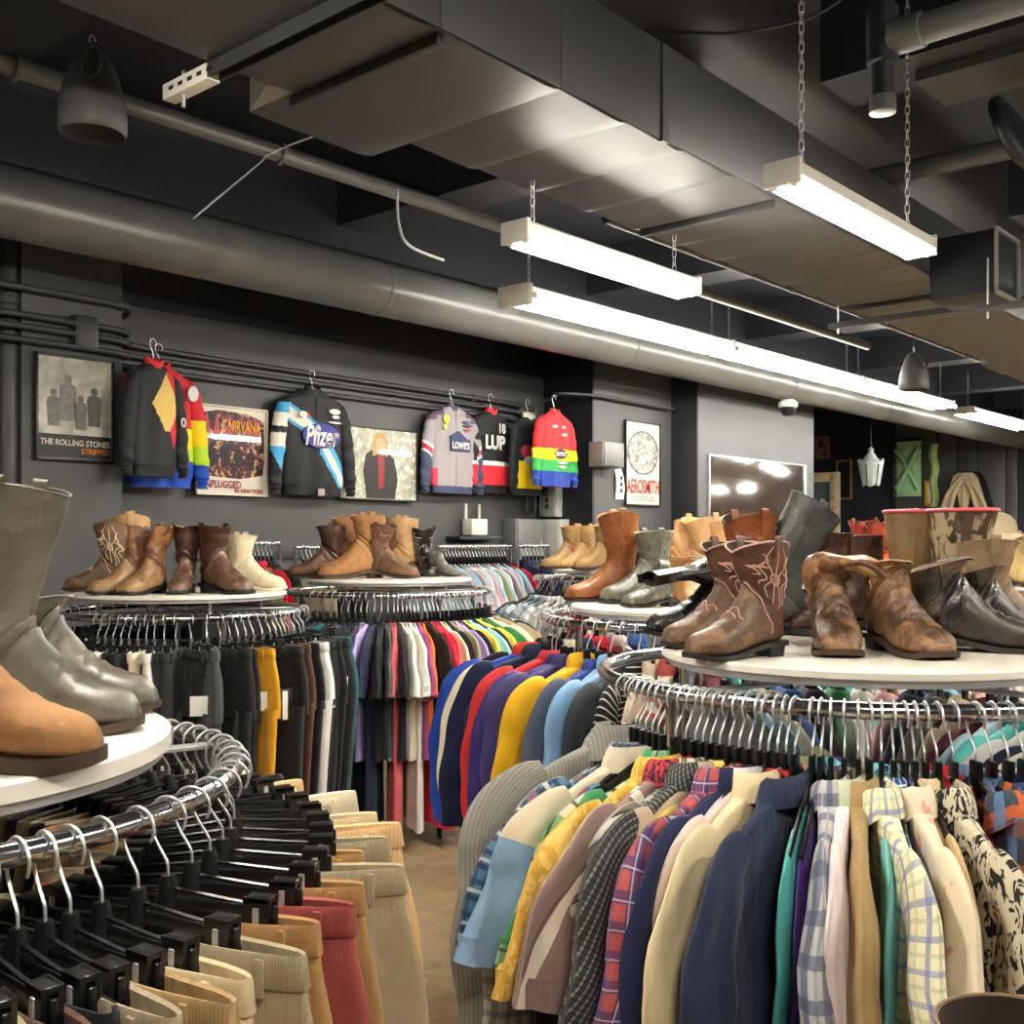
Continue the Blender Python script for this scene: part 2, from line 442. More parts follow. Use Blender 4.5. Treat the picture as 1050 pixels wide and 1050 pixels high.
t = thing('bent_conduit', 'thin conduit turning from the wall corner towards the red poster', 'conduit', tuple(P[0])); MB().tube(P-P[0], .014, 8).build('conduit_run', CONDP, t)

# sprinkler drop with tee and its branch
px_ = cw((905-CX)/FPX*3.5, 3.5)
vz = CAMH+1.375
t = thing('drain_pipe', 'dark vertical pipe with a capped lower end and a tee', 'pipe', (px_[0], px_[1], vz))
MB().tube([(0, 0, .02), (0, 0, ZC-vz)], .036, 18).build('pipe_run', NAVYP, t)
MB().lathe([(.03, 0), (.042, .004), (.042, .05), (.04, .055)], 20).build('end_cap', PIPEP, t)
MB().lathe([(.04, .16), (.05, .165), (.05, .34), (.04, .345)], 20).build('tee', NAVYP, t)
MB().tube([(0, -.04, .235), (0, -1.6, .235)], .047, 18).build('branch', PIPEP, t)
MB().tube([(0, -.02, .235), (0, -.03, .235), (0, -.13, .235), (0, -.135, .235)], [.04, .056, .056, .048], 18).build('collar', PIPEP, t)
pa = at(890, 5.6); pb = (pa[0], pa[1]-3.0)
pipe('cross_pipe', 'grey cross pipe running under the ceiling beam', [(pa[0], pa[1], CAMH+1.86), (pb[0], pb[1], CAMH+1.86)], .052, PIPEP)
pa = at(1040, 4.6)
t = thing('flexible_duct', 'coiled black flexible duct looped under the ceiling', 'duct', (pa[0], pa[1], CAMH+1.72))
for k in range(3):
    MB().tube([(.11*math.cos(a)+.07*k-.07, .11*math.sin(a)*.4, .12*math.sin(a)) for a in np.linspace(0, 2*PI, 28)[:-1]], .03, 10, True).build('loop', NAVYP, t)
sb = cw((850-CX)/FPX*4.9, 4.9)
struct('beam_21', slab(4.6, 4.95, -4, 1.75, CAMH+1.95, ZC), DUCTP)

# cross rods and perforated strut
us = on_wall(175, 75, 2.75)
ps = at(177, 3.3)
t = thing('strut_channel', 'perforated steel strut with a bare white end under the duct', 'strut', (ps[0], ps[1], CAMH+1.362))
L = 1.5
m = MB(); m.box((0, -L/2, .02), (.042, L, .004)); 
for x in (-.02, .02): m.box((x, -L/2, 0), (.004, L, .042))
m.build('channel', CONDP, t)
MB().box((0, -.1, -.001), (.047, .24, .048), 0, .004).build('end_sleeve', WHITEMET, t)
for k in range(5): MB().box((-.024, -.03-.05*k, 0), (.003, .024, .012), 0, .001).build('slot', BLACKMAT, t)
MB().tube([(0, -.06, -.06), (0, -.06, .05)], .006, 8).build('threaded_rod', STEEL, t)
for (px, py, d0, ln, nm) in ((850, 335, 6.6, 1.3, 'pale thin strut below the duct near the hanging speaker'), (1000, 318, 5.4, .9, 'dark strut end under the branch duct')):
    pa = at(px, d0); z = CAMH+(HY-py)*d0/FPX
    t = thing('strut_rail', nm, 'strut', (pa[0], pa[1], z))
    MB().box((0, -ln/2, 0), (.035, ln, .035), 0, .004).build('channel', DUCTP, t)
    MB().tube([(0, -.06, -.05), (0, -.06, .25)], .005, 6).build('threaded_rod', STEEL, t)
# upper service conduits behind the strip lights
pipe('service_conduit', 'thin conduit run above the distant strip lights', [(4.9, 3.6, CAMH+1.80), (14, 3.6, CAMH+1.80)], .03, CONDP, (1.0, 2.2, 3.4, 4.6, 5.8, 7))
# loose wires
def wire(label, pts, r=.004, mat=None, name='loose_wire'):
    P = crom(pts, 30); t = thing(name, label, 'wire', tuple(P[0]))
    MB().tube(P-P[0], r, 6).build('strand', mat or CONDP, t)
def w3(px, py, d0): a = at(px, d0); return (a[0], a[1], CAMH+(HY-py)*d0/FPX)
GREYW = plain((150, 150, 150), .5, 0, .05)
wire('thin slack wire tied between the thin pipe and the thick pipe', [w3(198, 224, 4.15), w3(265, 168, 4.3), w3(275, 158, 4.3), w3(323, 139, 4.5)], .004, GREYW)
wire('grey cable dropping from the thin pipe clamp', [w3(407, 193, 4.9), w3(409, 230, 4.9), w3(420, 252, 4.9), w3(455, 267, 5.1)], .007, GREYW)
wire('dark cable sagging under the ceiling above the hanging light', [w3(660, 30, 4.2), w3(700, 33, 4.1), w3(760, 33, 4.0), w3(825, 20, 3.9), w3(862, 0, 3.8)], .006)

# ------------------------------------------------------------------ strip lights
TUBE = emis((255, 248, 234), TUBE_E); TUBE_B = emis((255, 249, 238), TUBE_E*.42)
def chain_mb(z0, z1, link=.042):
    m = MB(); n = int((z1-z0)/(link*.78)); 
    for k in range(n):
        zc = z0+(k+.5)*(z1-z0)/n; a = []
        for q in range(14):
            th = 2*PI*q/14; x = .0085*math.cos(th); z = (link/2-.0085)*(1 if math.sin(th) > 0 else -1)+.0085*math.sin(th)
            a.append((x, 0, zc+z) if k % 2 else (0, x, zc+z))
        m.tube(a, .0024, 5, True)
    return m
def strip_light(label, u, v, z, L, chains, ntube=2, W=.13, cat='strip light', tube=None):
    t = thing('strip_light', label, cat, (u, v, z), 0)
    m = MB(); m.prism([(-W/2, 0, .014), (-W/2+.004, 0, .014), (-W/2+.006, 0, .022), (W/2-.006, 0, .022), (W/2-.004, 0, .014), (W/2, 0, .014), (W/2, 0, .055), (W/2-.03, 0, .075), (-W/2+.03, 0, .075), (-W/2, 0, .055)], 0, L)
    h = m.build('housing', WHITEMET, t); h.rotation_euler = (0, 0, -PI/2)
    for s_ in (0, 1):
        MB().box((s_*L, 0, .03), (.02, W+.006, .085), 0, .004).build('end_cap', WHITEMET, t)
    for k in range(ntube):
        y = (k-(ntube-1)/2)*W*.56
        MB().tube([(.03, y, -.004), (L-.03, y, -.004)], .0165, 12).build('tube', tube or TUBE, t)
        for s_ in (.018, L-.018): MB().box((s_, y, .003), (.022, .026, .04), 0, .004).build('lamp_holder', WHITEMET, t)
    for q, top in chains:
        chain_mb(.075, top-z).build('chain', STEEL, t).location = (q, 0, 0)
    return t
strip_light('short strip light hung on two long chains beside the duct', 3.3, 1.7, CAMH+1.19, 1.22, ((.14, ZC-.01), (1.08, ZC-.01)))
strip_light('short strip light hung close under the edge of the duct', 3.10, 2.70, CAMH+1.14, 1.22, ((.1, dz), (1.1, dz)))
for k, (u, lab) in enumerate(((5.08, 'first long strip light of the row, its bare socket end showing'), (7.54, 'second long strip light in the row above the thick pipe'),
                              (10.0, 'third long strip light in the row, behind the small hanging speaker'), (13.1, 'fourth long strip light, nearest the end wall'))):
    st = strip_light(lab, u, 4.40, CAMH+1.50, 2.44, ((.1, ZC-.37), (2.3, ZC-.37)), 3, .22, 'strip light', TUBE_B)
    if k == 0:
        MB().box((-.03, 0, .01), (.05, .25, .13), 0, .006).build('socket_plate', plain((205, 200, 186), .5), st)
for lab, u, v in (('strip light overhead between the front racks', .1, 1.75), ('strip light overhead at the rear of the aisle', -.6, -.6), ('strip light over the side aisle', 1.9, -.9),
                  ('strip light over the side aisle, second', 4.2, -1.0), ('strip light over the side aisle, third', 7.4, -1.0), ('strip light further along the side aisle', 7.6, 1.2), ('strip light at the rear of the trouser racks', -.9, 3.9), ('added unseen strip light brightening the dark boards of the end wall', 14.4, 2.2), ('added unseen strip light brightening the end wall near the carved arch', 13.2, .8), ('strip light over the far right aisle', 10.6, 1.0)):  # the two nearest the end wall are added out of view to brighten it
    strip_light(lab, u, v, CAMH+1.3, 1.22, ((.14, ZC-.01), (1.08, ZC-.01)), 2 if u < 12 else 4, .13 if u < 12 else .26)

# ------------------------------------------------------------------ hanging speakers, camera dome
def speaker(label, px, py_bot, d0, s):
    a = at(px, d0); z = CAMH+(HY-py_bot)*d0/FPX
    t = thing('pendant_speaker', label, 'speaker', (a[0], a[1], z))
    t.scale = (s, s, s)
    MB().lathe([(.115, .0), (.125, .015), (.125, .06), (.12, .12), (.10, .2), (.075, .27), (.05, .31), (.02, .325), (.001, .327)], 36, 0, (0, 0, 0), False, False).build('shell', plain((74, 73, 72), .5), t, 60)
    MB().lathe([(.001, .035), (.06, .03), (.105, .012), (.115, 0)], 36, 0, (0, 0, 0), False, False).build('grille', BLACKMAT, t)
    f = MB().tube([(math.cos(a_)*.03, -.0, .24+.055*math.sin(a_)) for a_ in np.linspace(0, 2*PI, 24)[:-1]], .008, 8, True).build('handle_recess', BLACKMAT, t)
    f.location = (-.085, -.035, -.0); f.rotation_euler = (.3, .25, -.5)
    MB().tube([(.012*math.sin(a_), 0, .35+.024*math.cos(a_)) for a_ in np.linspace(0, 2*PI, 18)[:-1]], .004, 6, True).build('shackle', STEEL, t)
    MB().tube([(0, 0, .37), (0, 0, (ZC-z)/s)], .003, 6).build('cable', CONDP, t)
speaker('large grey pendant speaker hanging from the ceiling near the thin pipe', 95, 138, 3.6, .88)
speaker('small grey pendant speaker hanging over the far strip lights', 937, 400, 8.0, .85)
a = at(808, 11.0); z = CAMH+(HY-418)*11.0/FPX
t = thing('security_camera', 'small white dome security camera on the corner above the wall mirror', 'camera', (a[0], a[1], z))
MB().lathe([(.001, -.09), (.05, -.08), (.075, -.04), (.08, 0)], 24, 0, (0, 0, 0), False, False).build('dome', BLACKPL, t)
MB().lathe([(.08, 0), (.095, .01), (.095, .05), (.06, .08)], 24).build('mount', WHITEMET, t)
MB().tube([(0, 0, .06), (0, .25, .2), (0, .4, .2)], .012, 8).build('arm', CONDP, t)
# ------------------------------------------------------------------ boots
def bender(zb, dirdeg, angdeg, L, px=0.0, py=0.0):
    """bend everything above height zb (cm) about a curved hinge of length L"""
    al = math.radians(angdeg); d = math.radians(dirdeg); c, s_ = math.cos(d), math.sin(d)
    def f(P):
        P = np.array(P, float); x, y, z = P[:, 0]-px, P[:, 1]-py, P[:, 2]
        r = x*c+y*s_; q = -x*s_+y*c; h = np.maximum(z-zb, 0)
        a = al*np.minimum(h/L, 1); rho = L/al
        ex = np.maximum(h-L, 0)
        rr = np.where(h > 0, rho*(1-np.cos(a))+np.sin(a)*ex + r*np.cos(a), r)
        zz = np.where(h > 0, zb+rho*np.sin(a)+np.cos(a)*ex - r*np.sin(a), z)
        P[:, 0] = rr*c-q*s_+px; P[:, 1] = rr*s_+q*c+py; P[:, 2] = zz
        return P
    return f

BOOTM = {}
def boot_meshes(key, H=31, toe='round', tw=5.9, ax=2.4, bends=(), scallop=1.2, stitch=None, strap=True, wr=.05, seed=0, flat=0, fab=0, fs=9.5, vstrap=False, piping=True, heel=3.0, vampz=.56, buckle=False, rimr=.17, st=1.0):
    if key in BOOTM: return BOOTM[key]
    rnd = np.random.RandomState(seed)
    tip = {'round': (2.1, 3.8, 4.7), 'square': (3.4, 4.2, 4.7), 'point': (.7, 2.2, 3.8)}[toe]
    rows = [[18.6, 3.2, 18.8, 1.2, tip[0]*.8], [18.1, 4.5, 18.4, 1.1, tip[0]], [16.6, 5.8, 16.8, .9, tip[1]], [14.2, 6.6, 14.4, .75, tip[2]],
            [11.0, 7.7, 10.8, .75, 4.95], [7.8, 9.8, 6.8, 1.2, 4.6], [5.2, 12.4, 2.6, 2.2, 4.0], [3.6, 14.6, -2.6, 3.1, 3.7],
            [2.9, 16.2, -7.2, 3.4, 3.6], [2.7, 17.4, -8.3, 6.5, 3.7]]
    nb = 5
    for k in range(1, nb+1):
        f = k/nb
        rows.append([2.6+ax*f, 17.2+(H-17.2)*f, -8.3-.8*f+1.0*math.sin(PI*min(f*1.6, 1))*(1-f), 6.5+(H-6.5)*f, 3.6+(tw-3.6)*f**.8])
    M, K = 58, 36
    Q = crom(rows, M); th = np.linspace(0, 2*PI, K, endpoint=False)
    P = np.zeros((M, K, 3)); c, s_ = np.cos(th), np.sin(th)
    ph = rnd.rand(6)*6.28
    for i in range(M):
        t = i/(M-1)*(len(rows)-1)
        foot = 1 if t < 7 else max(0, 1-(t-7)/2.5)
        A, B, w = Q[i, :2], Q[i, 2:4], max(Q[i, 4], .2)
        mid = (A+B)/2; hv = (A-B)/2*(1-fab*min(1, max(0, (t-fs)/2.5)))
        el = .55*foot+1*(1-foot)
        ca = np.where(c < 0, -np.abs(c)**el, c); sb = np.where(c < 0, np.sign(s_)*np.abs(s_)**el, s_)
        fl = 1-flat*min(1, max(0, (t-fs)/2.5))
        wob = 1+.02*np.sin(3*th+ph[0]+t)*min(1, t/4)
        ank = math.exp(-((t-8.6)/1.6)**2)
        wk = 1+wr*ank*np.sin(5.2*t+1.6*np.cos(th+ph[1])+ph[2])+wr*.5*ank*np.sin(9*t+2*np.sin(2*th)+ph[3])
        if t > 9.5: wk = wk+wr*.35*np.sin(2.3*t+ph[4]+np.sin(th)*1.5)+.012*np.sin(2*th+ph[5])
        crease = wr*1.2*math.exp(-((t-4.6)/1.1)**2)*math.sin(9*t)
        P[i, :, 0] = mid[0]+hv[0]*ca*wk*wob; P[i, :, 2] = mid[1]+hv[1]*ca*(wk if t > 6 else 1+crease*(c > 0))
        P[i, :, 1] = w*sb*fl*wk*wob
        if t > 11: P[i, :, 2] += scallop*((t-11)/4)**2*(np.abs(s_)**.9-.62)
        if t > 7 : P[i, :, 2] = np.maximum(P[i, :, 2], 1.0)
    tr = lambda t: t/(len(rows)-1)*(M-1)
    def surf(tt, a):                       # tt row fraction 0..1, a radians
        i = min(max(tt, 0), 1)*(M-1); i0 = min(int(i), M-2); fi = i-i0
        j = (a % (2*PI))/(2*PI)*K; j0 = int(j) % K; fj = j-int(j); j1 = (j0+1) % K
        p = (P[i0, j0]*(1-fi)+P[i0+1, j0]*fi)*(1-fj)+(P[i0, j1]*(1-fi)+P[i0+1, j1]*fi)*fj
        ctr = P[i0].mean(0); n = p-ctr; n /= max(np.linalg.norm(n), 1e-6)
        return p, n
    dfs = [bender(*b) for b in bends]
    def fin(mb):
        V = np.array(mb.v, float)
        for f in dfs: V = f(V)
        V[:, 2] += (st-1)*.9
        mb.v = [tuple(p) for p in V*.01]; return mb
    out = {}
    m = MB()
    uv = np.stack(np.meshgrid(th, np.linspace(0, 1, M)), -1)
    ts = np.arange(M)/(M-1)
    m.grid(P, True, uv, 0, True, False, lambda i, j: 0 if ts[i] < vampz+.05*c[j] else 1)
    top = P[-1]; ctr = top.mean(0)
    inn = [top]
    for k, dn in enumerate((0, .35, .7)):
        ri = int((M-1)-dn*14); q = P[ri].copy(); cc = q.mean(0); v = q-cc
        r = np.linalg.norm(v, axis=1, keepdims=True); q = cc+v*np.maximum(r-.28, .2)/np.maximum(r, .01); inn.append(q)
    m.grid([inn[0], inn[1]], True, None, 1)
    out['upper'] = fin(m).mesh('upper', 60)
    m = MB(); m.grid(np.array(inn[1:]), True, None, 0, False, True); out['lining'] = fin(m).mesh('lining', 60)
    # sole plate
    sp = [[19.35, 1.75, tip[0]*.35], [19.15, 1.7, tip[0]*.8], [18.6, 1.5, tip[0]+.55], [17.1, 1.2, tip[1]+.45], [14.6, .9, tip[2]+.5], [11.5, .85, 5.15], [7.5, 1.25, 4.8], [3, 2.2, 3.9], [-1, 2.95, 3.7], [-5, 3.3, 3.8], [-8.0, 3.45, 3.2], [-8.9, 3.5, 1.8]]
    S = crom(sp, 32); G = []
    for x, z, w_ in S:
        w_ = max(w_, .4); b = .62
        G.append([(x, -w_, z-.9*st), (x, -w_-.10, z-.45*st), (x, -w_-.05, z+.25), (x, w_+.05, z+.25), (x, w_+.10, z-.45*st), (x, w_, z-.9*st)])
    m = MB(); m.grid(G, True, None, 0, True, True); out['sole'] = fin(m).mesh('sole', 40)
    m = MB(); hh = []
    for f in (0, .5, 1):
        z = 2.75*(1-f)-(st-1)*.9; x1 = -8.7+.35*f; x0 = -2.7-.1*f; wd = 3.55-.35*f
        pts = [(x0, -wd*.95, z+.35*(1-f)), (x0, 0, z+.35*(1-f)), (x0, wd*.95, z+.35*(1-f))]
        for a in np.linspace(0, PI, 13): pts.append((x1+wd*.95-math.sin(a)*wd*.95, math.cos(a)*wd, z))
        hh.append(pts)
    m.grid(hh, True, None, 0, True, True); out['heel'] = fin(m).mesh('heel', 40)
    # rim piping
    m = MB(); rim = [tuple(p) for p in top]; m.tube(rim, rimr, 8, True); out['rim'] = fin(m).mesh('rim', 60)
    if strap:
        for nm, a in (('pull_strap', PI/2), ('pull_strap_b', 3*PI/2)):
            G = []
            prof = [(1-.09, .18), (1-.045, .22), (1, .25)]
            sg = 1 if a < PI else -1
            for da in (-.2, .2):
                pass
            pts = []
            for tt, off in prof:
                p, n = surf(tt, a); pts.append(p+n*off)
            e = pts[-1]; pts += [e+np.array((0, -.05*sg, 1.0)), e+np.array((0, -.5*sg, 1.2)), e+np.array((0, -.8*sg, .2)), e+np.array((0, -.95*sg, -3))]
            pts = crom(pts, 14); wd = 1.15
            for p in pts: G.append([p+np.array((-wd, 0, 0)), p+np.array((wd, 0, 0)), p+np.array((wd, -.14*sg, -.02)), p+np.array((-wd, -.14*sg, -.02))])
            m = MB(); m.grid(G, True, None, 0, True, True); out[nm] = fin(m).mesh('pull_strap', 40)
    lines = []
    if piping:
        for a in (PI/2, 3*PI/2): lines.append([(t, a) for t in np.linspace(.66, .995, 16)])
    if stitch:
        for sd in (PI/2, 3*PI/2):
            for sg in (-1, 1):
                if stitch == 'flame':
                    for k in range(4):
                        pts = []
                        for f in np.linspace(0, 1, 34):
                            t = .66+.05*k+(.97-.04*k-.66-.05*k)*f
                            aa = (.26+.26*k+.16*math.sin(f*PI*(3.2+k*.5)+k))*(1-.65*f**3*(k > 1))
                            pts.append((t, sd+sg*aa))
                        lines.append(pts)
                elif stitch == 'wave':
                    for k in range(5):
                        lines.append([(.66+.31*f, sd+sg*(.18+.24*k+.11*math.sin(f*PI*6+k*.5))) for f in np.linspace(0, 1, 30)])
                elif stitch == 'leaf':
                    for k in range(7):
                        t0 = .66+.04*k
                        lines.append([(t0+.09*f, sd+sg*(.1+1.1*f**.8)) for f in np.linspace(0, 1, 10)])
            if stitch == 'flame': lines.append([(.80+.028*math.sin(q), sd+.2*math.cos(q)) for q in np.linspace(0, 2*PI, 20)])
        lines.append([(.40+.012*math.sin(6*q), q) for q in np.linspace(-1.0, 1.0, 22)])
        lines.append([(.36+.02*math.cos(2.4*q), q) for q in np.linspace(-.6, .6, 14)])
        lines.append([(.55+.07*math.cos(q)+.01*math.sin(8*q), q) for q in np.linspace(-2.0, 2.0, 30)])
    if lines and not stitch:
        for nm, ln in zip(('side_seam', 'side_seam_b'), lines):
            pts = [surf(t, a)[0]+surf(t, a)[1]*.08 for t, a in ln]
            m = MB(); m.tube(pts, .2, 5); out[nm] = fin(m).mesh('side_seam', 60)
    elif lines:
        m = MB()
        for ln in lines:
            pts = []
            for t, a in ln:
                p, n = surf(t, a); pts.append(p+n*.08)
            m.tube(pts, .17 if stitch else .2, 5)
        out['stitching'] = fin(m).mesh('stitching', 60)
    if vstrap:
        m = MB(); G = []
        for tt in np.linspace(.52, 1.0, 20):
            row = []
            for da in (-.17, .17):
                p_, n_ = surf(tt, 5.5+da); row += [p_+n_*.06, p_+n_*.3] if da < 0 else [p_+n_*.3, p_+n_*.06]
            G.append(row)
        m.grid(G, True, None, 0, True, True); out['side_strap'] = fin(m).mesh('side_strap', 40)
    if buckle:
        m = MB(); pts = []
        for q in np.linspace(0, 2*PI, 40)[:-1]:
            p, n = surf(.60+.04*math.cos(q), q); pts.append(p+n*.25)
        m.tube(pts, [.55]*len(pts), 6, True); out['harness_strap'] = fin(m).mesh('harness_strap', 60)
    BOOTM[key] = out; return out

def boot(label, key, loc, h, up, vamp=None, lining=None, sole=None, heel=None, stitch=None, rim=None, strap=None, scale=1.0, tilt=None, group=None, name='cowboy_boot', mirror=False):
    """h: heading in the picture frame, 0 = toe to picture right, -90 = toe to the viewer"""
    t = thing(name, label, 'boot', loc, math.radians(h)+HDG, group)
    if tilt: t.rotation_euler = (math.radians(tilt[0]), math.radians(tilt[1]), t.rotation_euler[2])
    t.scale = (scale, scale*(-1 if mirror else 1), scale)
    P = BOOTM[key]; vamp = vamp or up
    mats = {'upper': [vamp, up], 'lining': lining or up, 'sole': sole or SOLE, 'heel': heel or sole or SOLE, 'rim': rim or up, 'pull_strap': strap or up, 'pull_strap_b': strap or up,
            'stitching': stitch or up, 'side_seam': rim or up, 'side_seam_b': rim or up, 'harness_strap': strap or up, 'side_strap': strap or up}
    for k, me in P.items(): obj(k.replace('_b', '') if k.endswith('_b') else k, me, mats[k], t)
    return t
SOLE = plain((58, 42, 30), .55, 0, .2, 20)
SOLED = plain((30, 27, 25), .5, 0, .2, 20)

# ------------------------------------------------------------------ hangers
def hook_path():
    r = .026; pts = [(r*math.cos(a), 0, r*math.sin(a)-.008) for a in np.radians(np.arange(-35, 181, 18))][::-1]
    pts = pts[::-1]
    # from the open tip over the ring and down the other side to the stem
    pts = [(p[0], 0, p[2]) for p in pts]
    pts += [(-r*.98, 0, -.022), (-r*.7, 0, -.040), (-.004, 0, -.062), (0, 0, -.075), (0, 0, -.122)]
    return pts
_hp = crom(hook_path(), 30)
HOOK = MB().tube(_hp, .0022, 6).mesh('hook', 60)
def arm_mb(half, drop, r=(.009, .006)):
    m = MB()
    pts = crom([(-half, 0, -.130-drop), (-half*.6, 0, -.130-drop*.45), (-.03, 0, -.128), (0, 0, -.118), (.03, 0, -.128), (half*.6, 0, -.130-drop*.45), (half, 0, -.130-drop)], 26)
    G = []
    for i, p in enumerate(pts):
        d = pts[min(i+1, 25)]-pts[max(i-1, 0)]; d /= np.linalg.norm(d); n = np.array((-d[2], 0, d[0]))
        G.append([p+n*r[0]*math.sin(a)+np.array((0, r[1]*math.cos(a), 0)) for a in np.linspace(0, 2*PI, 9)[:-1]])
    return m.grid(G, True, None, 0, True, True)
ARM = arm_mb(.18, .085, (.009, .005)).mesh('shoulder_bar', 60)
WARM = arm_mb(.18, .085, (.012, .006)).mesh('shoulder_bar', 60)
_m = MB(); _m.lathe([(.009, -.083), (.011, -.09), (.016, -.118), (.019, -.128)], 12, 0, (0, 0, 0)); NECKB = _m.mesh('neck', 40)
_m = MB(); _m.box((0, 0, -.112), (.030, .009, .062), 0, .003); NECKS = _m.mesh('neck', 40)
_m = MB(); _m.box((0, 0, -.122), (.315, .010, .026), 0, .003)
for sg in (-1, 1):
    _m.tube([(sg*.006, 0, -.100), (sg*.09, 0, -.108), (sg*.145, 0, -.112)], .0035, 6)
CLIPBAR = _m.mesh('clip_bar', 40)
_m = MB(); _o = [(-.021, 0, -.062), (.021, 0, -.062), (.024, 0, -.03), (.018, 0, -.002), (.021, 0, .03), (-.021, 0, .03), (-.018, 0, -.002), (-.024, 0, -.03)]
_m.prism(_o, -.017, -.008); _m.prism(_o, .008, .017); _m.box((0, 0, .026), (.040, .034, .008), 0, .002)
_m.box((-.015, -.018, -.03), (.005, .004, .05), 0, .0015); _m.box((.015, -.018, -.03), (.005, .004, .05), 0, .0015)
CLIP = _m.mesh('clip', 40)
_m = MB(); _m.box((0, -.0185, -.002), (.010, .004, .034), 0, .0015); _m.box((0, .0185, -.002), (.010, .004, .034), 0, .0015); _m.box((0, 0, .0165), (.010, .04, .004), 0, .0015); SPRING = _m.mesh('spring', 40)

def hanger(label, loc, rz, kind='shirt', mat=None, flip=False, group=None, tilt=0):
    t = thing('clip_hanger' if kind == 'clip' else 'clothes_hanger', label, 'hanger', loc, rz, group)
    if flip: t.scale = (1, -1, 1)
    obj('hook', HOOK, STEEL, t)
    if kind == 'clip':
        obj('neck', NECKB, BLACKPL, t); obj('clip_bar', CLIPBAR, BLACKPL, t)
        for x in (-.134, .134):
            c = obj('clip', CLIP, BLACKPL, t); c.location = (x, 0, -.128); c.scale = (.9, .72, 1)
            obj('spring', SPRING, STEEL, c)
    else:
        obj('shoulder_bar', WARM if kind == 'wood' else ARM, mat or BLACKPL, t)
        if kind != 'wood': obj('neck', NECKS, mat or BLACKPL, t)
    return t

